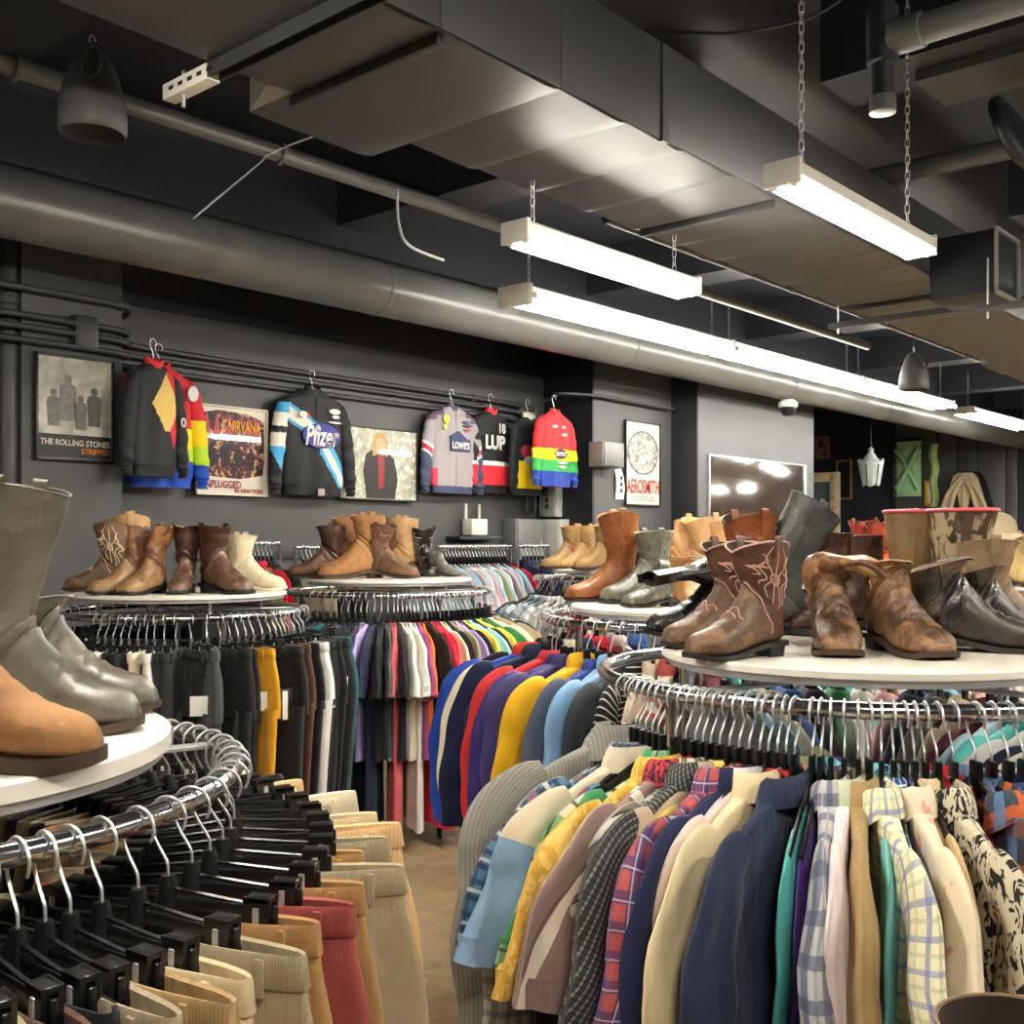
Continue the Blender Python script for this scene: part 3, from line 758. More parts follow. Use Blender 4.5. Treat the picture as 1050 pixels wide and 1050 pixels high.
# ------------------------------------------------------------------ garments (local x = along the hanger, z = 0 at the rail)
def shirt_meshes(seed, sleeve='long', W=.235, L=.74, T=.013, collar='shirt', puff=0, slw=1.0, drop=0.0, flare=.006, crease=1.0):
    rnd = np.random.RandomState(seed); out = {}
    K = 64; th = np.linspace(0, 2*PI, K, endpoint=False); c, s_ = np.cos(th), np.sin(th)
    z0 = -.140
    tri = lambda x: np.abs((x/PI) % 2-1)*2-1            # sharper than a sine: pressed-looking folds
    prof = [(0, .062, .024), (-.008, .085, .022), (-.022, .125, .018), (-.040, .165, .016), (-.058, .198, .015), (-.08, .216, .015), (-.13, .222, .016), (-.22, .222, .017)]
    prof = [(z, w*W/.235, t+T-.013) for z, w, t in prof]
    for f in np.linspace(.35, 1, 9): prof.append((-L*f, (W-.012+.014*f), T+.004+.003*f+flare*f*f))
    Q = crom(prof, 56); p = rnd.rand(8)*6.28; P = np.zeros((56, K, 3)); uv = np.zeros((56, K, 2))
    for i, (z, w_, t) in enumerate(Q):
        g = min(1, max(0, (-z-.06)/.35)); x = w_*np.sign(c)*np.abs(c)**.8
        fold = crease*g*(.007*tri(24*x+p[0]+1.4*z)+.004*np.sin(47*x+p[1]-2*z)+.006*np.sin(9*x+p[2]+3*z))*(1+flare*22)
        pf = 1+puff*(.35*np.sin(z*58)+.2)
        P[i, :, 0] = x*(1+.012*g*np.sin(7*z+p[3])); P[i, :, 1] = t*np.sign(s_)*np.abs(s_)**.75*pf+fold; P[i, :, 2] = z0+z+.003*g*np.sin(13*x+p[4])*(i > 48)
        uv[i, :, 0] = x+np.where(s_ > 0, 0, 1.3); uv[i, :, 1] = z
    m = MB(); m.grid(P, True, uv, 0, False, True)
    out['body'] = m.mesh('shirt_body', 50)
    for nm, sg in (('sleeve', 1), ('sleeve_b', -1)):
        if sleeve == 'none': break
        a = rnd.uniform(-.02, .02)+drop; q = rnd.rand(6)*6.28; k = W/.235
        if sleeve == 'long': pts = [(.160, -.060, .034, .010), (.200, -.080, .052, .012), (.236, -.135, .070, .014), (.268+a, -.25, .072, .015), (.288+a*1.5, -.36, .066, .015), (.298+a*2, -.47, .056, .015), (.300+a*2.2, -.56, .047, .014), (.30+a*2.3, -.60, .043, .013), (.30+a*2.4, -.635, .040, .013)]
        else: pts = [(.160, -.060, .034, .010), (.200, -.080, .054, .012), (.238, -.13, .080, .014), (.274+a, -.20, .096, .015), (.304+a, -.27, .102, .016), (.326+a, -.345, .104, .017)]
        pts = [(x*k, z, w_*slw, t+(T-.013)*.9+flare*min(1, -z*1.6)*.8) for x, z, w_, t in pts]
        n = 44; R = crom(pts, n); KK = 28; G = np.zeros((n, KK, 3)); U = np.zeros((n, KK, 2)); tt = np.linspace(0, 2*PI, KK, endpoint=False); al = 0
        for i in range(n):
            d = R[min(i+1, n-1), :2]-R[max(i-1, 0), :2]; al += np.linalg.norm(R[i, :2]-R[max(i-1, 0), :2]); d = d/np.linalg.norm(d); nn = np.array((-d[1], d[0]))
            f = i/(n-1); wx = R[i, 2]; ty = R[i, 3]*(1+puff*(.4*math.sin(al*60)+.25))
            cr = crease*(.0025*tri(al*40+q[0])+.0022*math.sin(al*13+q[1]))*min(1, f*3)
            e = wx*np.cos(tt); fo = crease*(.007*tri(e*80+q[2]+f*3)*f+.005*tri(e*42-al*12+q[4])*min(1, f*1.6))+cr
            ed = crease*.004*math.sin(al*30+q[5])*np.sign(np.cos(tt))*min(1, f*3)
            G[i, :, 0] = (R[i, 0]+nn[0]*(e+ed))*sg; G[i, :, 2] = z0+R[i, 1]+nn[1]*(e+ed); G[i, :, 1] = ty*np.sign(np.sin(tt))*np.abs(np.sin(tt))**1.15+fo+.012*math.sin(q[3])*f
            U[i, :, 0] = e+np.where(np.sin(tt) > 0, .5, .9); U[i, :, 1] = al
        ci = G[-1].mean(0); inner = ci+(G[-1]-ci)*.9; deep = inner+np.array((0, 0, .05))
        m = MB(); m.grid(np.concatenate([G, [inner, deep]]), True, np.concatenate([U, [U[-1], U[-1]]]), 0, False, True)
        out[nm] = m.mesh('sleeve', 50)
    if collar == 'shirt':
        n = 30; A = np.linspace(-PI+.35, PI-.35, n); G = []; U = []
        for i, (rx, ry, z) in enumerate(((.056, .020, -.012), (.052, .021, .022), (.054, .024, .032), (.064, .031, .026), (.074, .037, .006), (.080, .040, -.014))):
            row = []
            for a in A:
                ft = max(0, (abs(a)-2.0)/.8); zz = z-(.022*ft if i > 3 else 0)-.012*ft
                row.append((rx*math.sin(a), ry*math.cos(a)*1.05, z0+zz))
            G.append(row); U.append([(.07*a, z) for a in A])
        G = G+[[(x*.97, y*.93, z-.001) for x, y, z in G[-1]], [(x*.95, y*.9, z-.001) for x, y, z in G[3]]]; U = U+[U[-1], U[3]]
        m = MB(); m.grid(G, False, U); out['collar'] = m.mesh('collar', 50)
    elif collar == 'crew':
        m = MB(); m.tube([(.064*math.cos(a), .024*math.sin(a), z0+.000-.012*max(0, math.sin(a))) for a in np.linspace(0, 2*PI, 25)[:-1]], .006, 8, True); out['collar'] = m.mesh('collar', 60)
    elif collar == 'knit':
        m = MB(); m.grid([[(rx*math.cos(a), ry*math.sin(a), z0+z-.01*math.sin(a)) for a in np.linspace(0, 2*PI, 25)[:-1]] for rx, ry, z in ((.075, .03, -.01), (.07, .032, .02), (.06, .028, .035), (.055, .022, .03), (.06, .022, -.01))], True, None)
        out['collar'] = m.mesh('collar', 60)
    elif collar == 'lapel':
        G = []
        A = np.linspace(-PI+.3, PI-.3, 30)
        for i, (rx, ry, z) in enumerate(((.060, .022, -.01), (.056, .024, .028), (.062, .03, .032), (.085, .040, .005), (.10, .046, -.03))):
            G.append([(rx*math.sin(a)*(1+.25*max(0, (abs(a)-1.8))), ry*math.cos(a), z0+z-(.09*max(0, (abs(a)-1.9)) if i > 2 else 0)) for a in A])
        m = MB(); m.grid(G, False, [[(x, z) for x, y, z in r_] for r_ in G]); out['collar'] = m.mesh('collar', 50)
    return out
GM = {}
def gset(kind):
    """a few differently folded versions of each garment kind"""
    if kind not in GM:
        a = {'long': dict(), 'thin': dict(T=.010, flare=0), 'wide': dict(flare=.034, L=.78, crease=1.5), 'wideshort': dict(sleeve='short', flare=.022, L=.74, crease=1.4), 'short': dict(sleeve='short', L=.70), 'tee': dict(sleeve='short', L=.66, collar='crew', slw=.86), 'jacket': dict(T=.022, collar='shirt', L=.68, W=.25, slw=1.15),
             'puffer': dict(T=.034, collar='knit', L=.70, W=.26, slw=1.3, puff=.35), 'bomber': dict(T=.027, collar='knit', L=.68, W=.26, slw=1.25), 'blazer': dict(T=.017, collar='lapel', L=.78, W=.245, slw=1.1),
             'dress': dict(sleeve='short', L=1.02, collar='crew', slw=.8), 'sweat': dict(T=.018, collar='knit', L=.68, slw=1.1), 'tank': dict(sleeve='none', L=.9, collar='crew')}[kind]
        GM[kind] = [shirt_meshes(11*i+3, **a) for i in range(3)]
    return GM[kind]
def garment(name, label, cat, kind, loc, rz, mat, i=0, sleeve_mat=None, collar_mat=None, scale=(1, 1, 1), extra=None, tilt=0, group=None):
    t = thing(name, label, cat, loc, rz, group); t.scale = scale; t.rotation_euler[0] = tilt
    P = gset(kind)[i % 3]
    for k, me in P.items():
        mt = mat if k == 'body' else (collar_mat or mat) if k == 'collar' else (sleeve_mat or mat)
        obj({'body': 'shirt_body', 'sleeve_b': 'sleeve'}.get(k, k), me, mt, t)
    return t

def trouser_meshes(seed, W=.215, T=.014, L=1.0):
    rnd = np.random.RandomState(seed); p = rnd.rand(8)*6.28; out = {}
    K = 40; th = np.linspace(0, 2*PI, K, endpoint=False); c, s_ = np.cos(th), np.sin(th); z0 = -.126
    def ringrow(z, w_, t, x0=0, g=0):
        x = w_*np.sign(c)*np.abs(c)**.75
        f = g*(.006*np.sin(21*x+p[0]+2*z)+.004*np.sin(43*x+p[1]))
        return np.stack([x0+x, t*np.sign(s_)*np.abs(s_)**.7+f, np.full(K, z0+z)], -1), np.stack([x+np.where(s_ > 0, 0, .8), np.full(K, z)], -1)
    rows, uvs = [], []
    for z, w_, t, g in ((-.035, W*.985, T, .3), (-.07, W*1.0, T*1.05, .6), (-.12, W*1.05, T*1.1, 1), (-.18, W*1.10, T*1.15, 1), (-.24, W*1.12, T*1.2, 1), (-.30, W*1.12, T*1.1, 1)):
        a, b = ringrow(z, w_, t, 0, g); rows.append(a); uvs.append(b)
    m = MB(); m.grid(rows, True, uvs, 0, False, True)
    for sg in (-1, 1):
        R, U = [], []
        for z in np.linspace(-.26, -L, 9):
            f = (-z-.26)/(L-.26); a, b = ringrow(z, (.125-.025*f)*W/.215, T*1.1, sg*(.118-.03*f)*W/.215, 1); R.append(a); U.append(b)
        m.grid(R, True, U, 0, False, True)
    out['legs'] = m.mesh('legs', 50)
    rows, uvs = [], []
    for z, w_, t in ((-.040, W*1.0, T*1.12), (-.038, W*1.005, T*1.25), (-.004, W*.985, T*1.25), (0, W*.98, T*1.1), (-.002, W*.965, T*.75), (-.05, W*.96, T*.5)):
        a, b = ringrow(z, w_, t, 0, .25); rows.append(a); uvs.append(b)
    m = MB(); m.grid(rows, True, uvs, 0, False, True); out['waistband'] = m.mesh('waistband', 40)
    lp = MB().box((0, 0, 0), (.011, .004, .044), 0, .001).mesh('belt_loop', 40)
    out['loops'] = [(lp, (x*W, y*T, z0-.027)) for x, y in ((.80, .98), (.80, -.98), (.45, 1.22), (.45, -1.22), (-.5, 1.2), (-.5, -1.2))]
    return out
TRM = [trouser_meshes(i, W, .017) for i, W in enumerate((.235, .25, .225))]
TAGB = MB().box((0, 0, -.085), (.042, .002, .15), 0, .0004).mesh('price_tag', 30)
_m = MB(); _rr = random.Random(4)
_m.box((-.008, -.0014, -.085), (.013, .0006, .128), 0, 0); TAGS = _m.mesh('tag_strip', 30)
TAGW = MB().box((0, 0, -.055), (.052, .002, .085), 0, .0004).mesh('price_tag', 30)
STRING = MB().tube([(0, 0, 0), (.004, .002, -.012)], .0008, 5).mesh('string', 30)
def trousers(label, loc, rz, mat, i=0, scale=(1, 1, 1), tagk=None, loops=True, group=None, name='trousers', cat='trousers', tilt=0, waist=None):
    t = thing(name, label, cat, loc, rz, group); t.scale = scale; t.rotation_euler[0] = tilt
    P = TRM[i % 3]; obj('legs', P['legs'], mat, t); wb = obj('waistband', P['waistband'], waist or mat, t)
    if loops:
        for me, l in P['loops']: o = obj('belt_loop', me, mat, t); o.location = l
    if tagk:
        g = obj('price_tag', TAGB if tagk == 'b' else TAGW, BLACKCARD if tagk == 'b' else CARD, t); g.location = (.215, -.02, -.30); g.rotation_euler = (0, 0, 1.3)
        if tagk == 'b': obj('tag_strip', TAGS, CARD, g)
    return t

# ------------------------------------------------------------------ round racks
class Rack: pass
def round_rack(label, X, Y, zr, rr, zt, rt, thick=.02, nleg=4, lip=True):
    R = Rack(); x, y = cw(X, Y); R.c = (x, y); R.X, R.Y = X, Y; R.zr, R.rr, R.zt, R.rt = zr, rr, zt, rt
    t = thing('round_clothes_rack', label, 'clothes rack', (x, y, 0), HDG); R.o = t
    MB().tube([(rr*math.cos(a), rr*math.sin(a), zr) for a in np.linspace(0, 2*PI, 97)[:-1]], .0155, 12, True).build('ring', CHROME, t, 60)
    th = thick
    MB().lathe([(rt-.006, zt-th), (rt, zt-th+.004), (rt, zt-.004), (rt-.006, zt)], 96).build('table_top', WHITELAM, t, 30)
    MB().lathe([(rt-.02, zt-th-.014), (rt-.012, zt-th-.012), (rt-.012, zt-th)], 72).build('top_rim', STEEL, t, 30)
    for k in range(2):
        MB().box((0, 0, zr-.004), (2*rr, .03, .008), 0, .002, Matrix.Rotation(.6+k*PI/2, 3, 'Z')).build('crossbar', STEEL, t)
    for k in range(nleg):
        a = .6+k*2*PI/nleg; px, py = (rr-.006)*math.cos(a), (rr-.006)*math.sin(a)
        l = MB().tube([(px, py, zr-.01), (px, py, .075)], .0135, 10).build('leg', CHROME, t)
        m = MB(); m.tube([(px-.012, py, .028), (px+.012, py, .028)], .028, 16); m.box((px, py, .06), (.03, .02, .04), 0, .004); m.build('caster', BLACKPL, l)
        q = rt*.8
        MB().tube([(q*math.cos(a), q*math.sin(a), zr), (q*math.cos(a), q*math.sin(a), zt-th-.005)], .009, 8).build('post', STEEL, t)
    return R
def on_ring(R, phi):
    """phi degrees: 0 faces the viewer, positive turns to picture right. Returns point on the rail and the outward heading."""
    a = math.radians(phi-90)+HDG
    return (R.c[0]+R.rr*math.cos(a), R.c[1]+R.rr*math.sin(a), R.zr), a
def on_top(R, px, py, m=.115):
    """spot on a rack's white top seen at a picture column, kept inside the rim"""
    k = (px-CX)/FPX; Y = dep(py, R.zt); rad = R.rt-m
    # ray X = k*Y against the circle of radius rad
    A = k*k+1; B = -2*(k*R.X+R.Y); Cc = R.X**2+R.Y**2-rad**2; D = B*B-4*A*Cc
    if D > 0:
        s_ = math.sqrt(D); Y = min(max(Y, (-B-s_)/(2*A)), (-B+s_)/(2*A)); X = k*Y
    else:
        t = -B/(2*A); dx, dy = k*t-R.X, t-R.Y; q = rad/math.hypot(dx, dy); X, Y = R.X+dx*q, R.Y+dy*q
    a = cw(X, Y); return (a[0], a[1], R.zt+.0005)
# ------------------------------------------------------------------ racks
R1 = round_rack('nearest round chrome rack of shirts, white top crowded with worn boots', .766, 2.40, 1.257, .56, 1.31, .43)
R2 = round_rack('round chrome rack of clip-hung trousers under the tall grey boot', -.97, 1.57, 1.20, .55, 1.26, .455, .03)
R3 = round_rack('round chrome rack of black trousers topped with a row of brown boots', -1.55, 5.10, 1.22, .56, 1.31, .48)
R4 = round_rack('round rack of coloured t-shirts topped with tan boots, beside the aisle', -.69, 6.10, 1.265, .56, 1.34, .46)
R5 = round_rack('round rack of jackets topped with the tall orange-tan boot', .72, 4.05, 1.262, .60, 1.31, .50)
R6 = round_rack('far round rack of plaid shirts topped with pale tan boots', .76, 8.0, 1.275, .58, 1.34, .46)
R10 = round_rack('far round rack with red boots and hats on its white top', 2.27, 6.0, 1.25, .68, 1.31, .62)

ORD = 'first second third fourth fifth sixth seventh eighth ninth tenth eleventh twelfth thirteenth fourteenth fifteenth sixteenth seventeenth eighteenth nineteenth twentieth twenty-first twenty-second twenty-third twenty-fourth twenty-fifth twenty-sixth'.split()
def descs(cols):
    tot = {}; seen = {}
    for c in cols: tot[c] = tot.get(c, 0)+1
    out = []
    for c in cols:
        k = seen.get(c, 0); seen[c] = k+1
        out.append((ORD[k]+' ' if tot[c] > 1 else '')+c)
    return out
PAL = {'black': (20, 20, 22), 'charcoal': (52, 53, 56), 'grey': (110, 112, 116), 'navy': (26, 34, 62), 'white': (226, 224, 218), 'cream': (226, 212, 184), 'rose': (196, 84, 92), 'red': (206, 34, 58), 'orange': (226, 104, 42), 'mauve': (150, 70, 130),
       'lavender': (168, 152, 206), 'yellow': (240, 218, 84), 'light blue': (150, 198, 222), 'green': (40, 110, 66), 'teal': (34, 92, 96), 'mustard': (214, 152, 24), 'brown': (84, 56, 42), 'beige': (160, 146, 118), 'tan': (186, 150, 104), 'golden tan': (160, 122, 76), 'dusty red': (142, 66, 62),
       'pale beige': (204, 184, 146), 'peach': (224, 184, 132), 'olive': (104, 100, 70), 'pink': (222, 170, 172), 'burgundy': (104, 34, 48), 'royal blue': (22, 60, 150), 'turquoise': (96, 196, 190), 'blue': (58, 96, 160), 'faded pink': (206, 182, 178), 'pale blue': (176, 196, 208), 'dark grey': (72, 74, 78), 'khaki': (164, 136, 92), 'purple': (84, 44, 130), 'sage': (146, 152, 120)}
def cm(name, rib=0):
    return cloth(PAL[name], None, .85, rib, 0, .3)
def hang(R, phi, kind, gdesc, mat=None, jit=2.5, group=None, yaw=0):
    rnd = random.Random(int(phi*100)+7)
    p, a = on_ring(R, phi); a += math.radians(rnd.uniform(-jit, jit)+yaw)
    hanger(('black clip hanger' if kind == 'clip' else 'wooden hanger' if kind == 'wood' else 'black plastic hanger')+' carrying the '+gdesc, p, a, kind, mat, rnd.random() < .3, group)
    return p, a

def ring_phi(R, X, Y, px):           # where the front of the rail crosses a picture column
    best = min(range(-1100, 1100), key=lambda k: abs((CX+FPX*(X+R.rr*math.sin(math.radians(k/10)))/(Y-R.rr*math.cos(math.radians(k/10))))-px))
    return best/10
# ---------------- R1: the near ring of shirts
W_ = (230, 228, 220)
G_ = []
def g(desc, kind, mat, **kw): G_.append((desc, kind, mat, kw))
g('grey pinstriped blazer', 'blazer', cloth((150, 148, 140), (108, 106, 100), .85, .007, 0, .6))
g('grey and white checked shirt', 'long', plaid((176, 178, 176), [(0, (96, 98, 100), .03, .4, 0, .6), (1, (96, 98, 100), .03, .4, 0, .6)]))
g('blue shirt with a fine red plaid', 'short', plaid((92, 132, 160), [(0, (36, 48, 78), .026, .35, 0, .7), (1, (36, 48, 78), .026, .35, 0, .7), (0, (190, 60, 66), .052, .12, .01, .8), (1, W_, .052, .12, .01, .7)]))
g('light blue shirt with a cream yoke', 'short', plaid((132, 164, 198), [(1, (218, 204, 178), 10, .034, .22, 1)]), collar_mat=cloth((214, 202, 178)))
g('purple and teal plaid shirt', 'short', plaid((128, 72, 120), [(0, (70, 150, 170), .03, .3, 0, .8), (1, (70, 150, 170), .03, .3, 0, .7), (0, (210, 190, 220), .06, .1, .01, .7)]))
g('plain black shirt by the green plaid one', 'long', cm('black'))
g('green and cream plaid shirt', 'short', plaid((214, 212, 184), [(0, (44, 142, 92), .085, .5, 0, .85), (1, (44, 142, 92), .085, .45, 0, .7), (0, (40, 44, 40), .085, .07, .02, .8), (1, (40, 44, 40), .085, .07, .03, .8)]))
g('golden yellow printed shirt', 'short', printed((206, 160, 62), (232, 196, 108), 26, .46, .56, 2.2))
g('mauve shirt with cream stripes and red trim', 'short', plaid((140, 116, 110), [(0, (226, 214, 196), .11, .22, 0, 1), (0, (78, 62, 64), .11, .05, -.026, .6)], .35), collar_mat=printed((200, 60, 60), (40, 36, 60), 60))
g('shirt with diagonal brown and white stripes', 'short', plaid((214, 208, 196), [(0, (110, 98, 86), .034, .5, 0, .9), (0, (60, 54, 50), .034, .12, 0, .8)], .75))
g('charcoal rope-striped shirt', 'long', plaid((58, 60, 60), [(0, (142, 142, 138), .011, .28, 0, .8), (1, (36, 38, 38), .009, .4, 0, .6)], .35))
g('beige shirt', 'long', cloth((190, 170, 148)))
g('soft yellow shirt', 'long', cloth((222, 202, 96)))
g('red and navy plaid flannel shirt', 'long', plaid((178, 84, 84), [(0, (44, 50, 100), .042, .42, 0, .75), (1, (44, 50, 100), .042, .42, 0, .7), (0, (200, 205, 220), .042, .06, .03, .6), (1, (200, 205, 220), .042, .06, .03, .6)]))
g('navy shirt with a grey lining', 'long', cloth((24, 33, 68)))
g('pale pink and grey shirt', 'long', plaid((224, 204, 198), [(0, (190, 190, 194), .2, .4, .02, .8)]))
g('orange and dark checked shirt', 'long', plaid((60, 62, 64), [(1, (216, 118, 44), .1, .3, 0, .9), (0, (216, 118, 44), .09, .2, 0, .8)]))
g('cream long-sleeved work shirt', 'long', cloth((226, 206, 164)))
g('black shirt with red edges', 'long', cm('black'), collar_mat=cloth((150, 30, 36)))
g('olive shirt beside the navy work shirt', 'long', cloth((136, 138, 106)))
g('navy work shirt with a buttoned collar', 'long', cloth((27, 38, 64), None, .75))
g('bright turquoise shirt', 'long', cloth((96, 198, 190)))
g('purple shirt', 'long', cm('purple'))
g('shiny grey and blue plaid shirt', 'long', plaid((178, 178, 180), [(0, (70, 78, 108), .05, .4, 0, .7), (1, (70, 78, 108), .055, .35, 0, .7), (0, (210, 190, 150), .05, .08, .02, .7)], 0, .45))
g('pinkish white striped shirt', 'long', plaid((228, 218, 216), [(0, (214, 190, 200), .02, .4, 0, .6)]), collar_mat=cloth((196, 202, 176)))
g('khaki shirt', 'long', cm('khaki'))
g('cream shirt with a bold blue check', 'long', plaid((232, 226, 188), [(0, (110, 122, 176), .04, .2, 0, .7), (1, (110, 122, 176), .04, .2, 0, .6), (0, (176, 184, 150), .04, .14, .02, .5), (1, (176, 184, 150), .04, .14, .02, .5)]))
g('aqua shirt behind the blue check', 'long', cloth((128, 204, 200)))
g('navy shirt with a white grid check', 'long', plaid((40, 70, 122), [(0, (220, 226, 236), .024, .14, 0, .8), (1, (220, 226, 236), .024, .14, 0, .8)]))
g('cream shirt with a faint pink print', 'long', printed((228, 212, 184), (222, 160, 140), 16, .62, .64, .6))
g('small blue and white plaid shirt', 'long', plaid((214, 218, 226), [(0, (52, 70, 120), .03, .45, 0, .7), (1, (52, 70, 120), .03, .45, 0, .7)]))
g('sandy beige shirt', 'long', cloth((206, 180, 136)))
g('cream shirt with a black leaf print', 'long', printed((198, 190, 166), (34, 34, 36), 48, .52, .55, 1.8, None, (1, .6, 1)))
g('crimson and white shirt', 'long', cloth((172, 28, 56)))
g('orange, blue and dark plaid flannel shirt', 'long', plaid((58, 66, 76), [(0, (200, 96, 44), .10, .26, 0, .85), (1, (200, 96, 44), .09, .2, 0, .75), (0, (86, 122, 160), .10, .22, .04, .8), (1, (120, 70, 50), .09, .3, .03, .6)]))
g('faded blue denim shirt', 'long', cloth((112, 134, 164), (150, 168, 190), .85, 0, 0, .4))
g('navy and red sports shirt', 'long', cloth((40, 44, 96)), sleeve_mat=cloth((190, 34, 52)))
g('light grey shirt at the end of the near row', 'long', cloth((192, 192, 190)))
COL_PX = [643, 652, 656, 662, 669, 675, 682, 693, 703, 713, 721, 729, 738, 748, 758, 768, 779, 788, 797, 806, 815, 833, 842, 852, 866, 880, 891, 904, 916, 927, 938, 948, 961, 978, 1001, 1017, 1034, 1050]
YAW = {0: 5, 3: 5, 7: 5, 8: 5, 10: 4, 13: 2, 15: -3, 17: -5, 20: -7, 23: 2, 26: 12, 29: 7, 32: 5, 34: 10}
WIDE = {3: .03, 7: .04, 8: .04, 10: .03, 13: .03, 14: .01, 17: .03, 20: .045, 23: .02, 25: .01, 26: .05, 29: .03, 32: .03, 34: .045, 24: .01, 11: 0}
BACK = {16: -.06, 18: -.03, 19: -.17, 21: -.08, 22: -.09, 27: -.05, 28: -.03, 30: -.05, 31: -.03, 33: -.06, 5: -.05, 4: -.05, 6: -.01, 12: -.03, 35: -.05}
n = len(G_)
for i, (desc, kind, mat, kw) in enumerate(G_):
    phi = ring_phi(R1, .766, 2.40, COL_PX[i])
    p, a = hang(R1, phi, 'shirt', desc, None, 2.0, None, YAW.get(i, 0))
    if kind == 'long' and i in WIDE: kind = 'wide'
    elif kind == 'short' and i in WIDE: kind = 'wideshort'
    elif kind == 'long' and i in BACK: kind = 'thin'
    sc_ = 1.06 if i in WIDE else .97
    if i < 10: sc_ = .97 if i in (3, 7, 8) else .93
    if kind == 'blazer': sc_ = 1.1; p = (p[0], p[1], p[2]+.04)
    o_ = WIDE.get(i, BACK.get(i, 0))
    p = (p[0]+o_*math.cos(a), p[1]+o_*math.sin(a), p[2])
    garment('shirt' if kind != 'blazer' else 'blazer', desc+' on the near round rack', 'shirt' if kind != 'blazer' else 'blazer', kind, p, a, mat, i, kw.get('sleeve_mat'), kw.get('collar_mat'), (sc_, 1, sc_ if kind == 'blazer' else 1))
far_cols = ['white', 'turquoise', 'pale blue', 'burgundy', 'cream', 'grey', 'navy', 'pink', 'white', 'green', 'black', 'blue', 'cream', 'light blue', 'grey']
for i, (c, ds) in enumerate(zip(far_cols, descs(far_cols))):
    phi = 108+i*6.6
    ds += ' shirt on the far side of the near rack'
    p, a = hang(R1, phi, 'shirt', ds)
    garment('shirt', ds+', behind the chrome ring', 'shirt', 'long' if i % 2 else 'short', p, a, cm(c), i)
for i, c in enumerate(['cream', 'pale blue', 'white', 'beige', 'light blue', 'white', 'grey', 'turquoise', 'cream', 'navy']):
    phi = 14+i*9
    ds = '%s shirt, %s at the side of the near rack' % (c, ORD[i])
    p, a = hang(R1, phi, 'shirt', ds)
    garment('shirt', ds, 'shirt', 'long', p, a, cm(c), i)

# ---------------- R2: trousers on clip hangers
cols = ['black', 'charcoal', 'olive', 'charcoal', 'tan', 'black', 'beige', 'brown', 'black', 'beige', 'khaki', 'pale beige', 'beige', 'golden tan', 'dusty red', 'golden tan', 'beige', 'golden tan', 'beige', 'peach', 'pale beige', 'beige', 'cream', 'cream', 'peach', 'black', 'cream', 'beige', 'charcoal', 'khaki', 'brown', 'black', 'tan']
rb = {6: .004, 9: .004, 12: .0035, 18: .004, 19: .006, 10: .004, 4: .004}
low = {1, 3, 5, 7, 8, 13, 15, 17, 21, 23}
for i, (c, ds) in enumerate(zip(cols, descs(cols))):
    phi = 23+i*3.3 if i < 11 else 60.5+(i-11)*6.0 if i < 24 else 137+(i-24)*5.4
    ds += (' corduroy' if i in rb else '')+' trousers'
    p, a = hang(R2, phi, 'clip', ds, None, 2.2)
    w = random.Random(i).uniform(1.02, 1.16) if i not in low else random.Random(i).uniform(.84, .95)
    trousers(ds+' clipped along the rail under the grey boot', p, a, cm(c, rb.get(i, 0)), i, (w, 1.25, 1), 'b' if i == 18 else 'w' if i == 21 else None)

# ---------------- R3: black trousers with tags
T3 = [(-92, 'black'), (-84, 'charcoal'), (-76, 'black'), (-69, 'black'), (-62, 'black')]+[(ring_phi(R3, -1.55, 5.1, px), c) for px, c in ((100, 'black'), (108, 'charcoal'), (116, 'black'), (124, 'white'), (132, 'black'), (141, 'black'), (150, 'cream'), (158, 'white'), (168, 'black'), (180, 'black'), (196, 'black'), (212, 'charcoal'), (226, 'black'), (236, 'black'), (244, 'mustard'), (252, 'charcoal'), (260, 'black'), (269, 'black'), (277, 'brown'), (283, 'black'), (288, 'black'), (292, 'white'), (296, 'charcoal'), (299, 'black'), (302, 'black'))]+[(78, 'black'), (86, 'teal'), (95, 'black'), (103, 'black')]
cols = [c for _, c in T3]
tg = {11: 'w', 16: 'w', 18: 'b', 19: 'w', 22: 'b', 24: 'w', 25: 'b', 27: 'b', 28: 'b', 29: 'w'}
for i, ((phi, c), ds) in enumerate(zip(T3, descs(cols))):
    ds += ' trousers'
    big = i in (14, 15, 16, 17, 21, 22, 26, 29)
    p, a = hang(R3, phi, 'clip', ds+' under the row of brown boots', None, 6, None, (10 if i % 2 else -8) if big else 0)
    trousers(ds+' on the round rack under the row of brown boots', p, a, cm(c), i, (1.12 if big or c in ('mustard', 'white') else 1.0, 1.9 if big else 1.3, .95), tg.get(i))
for i in range(9):
    ds = 'black trousers, %s at the back of the brown boots rack' % ORD[i]
    p, a = hang(R3, 195+i*8, 'clip', ds); trousers(ds, p, a, cm('black'), i, (1, 1.2, .95))

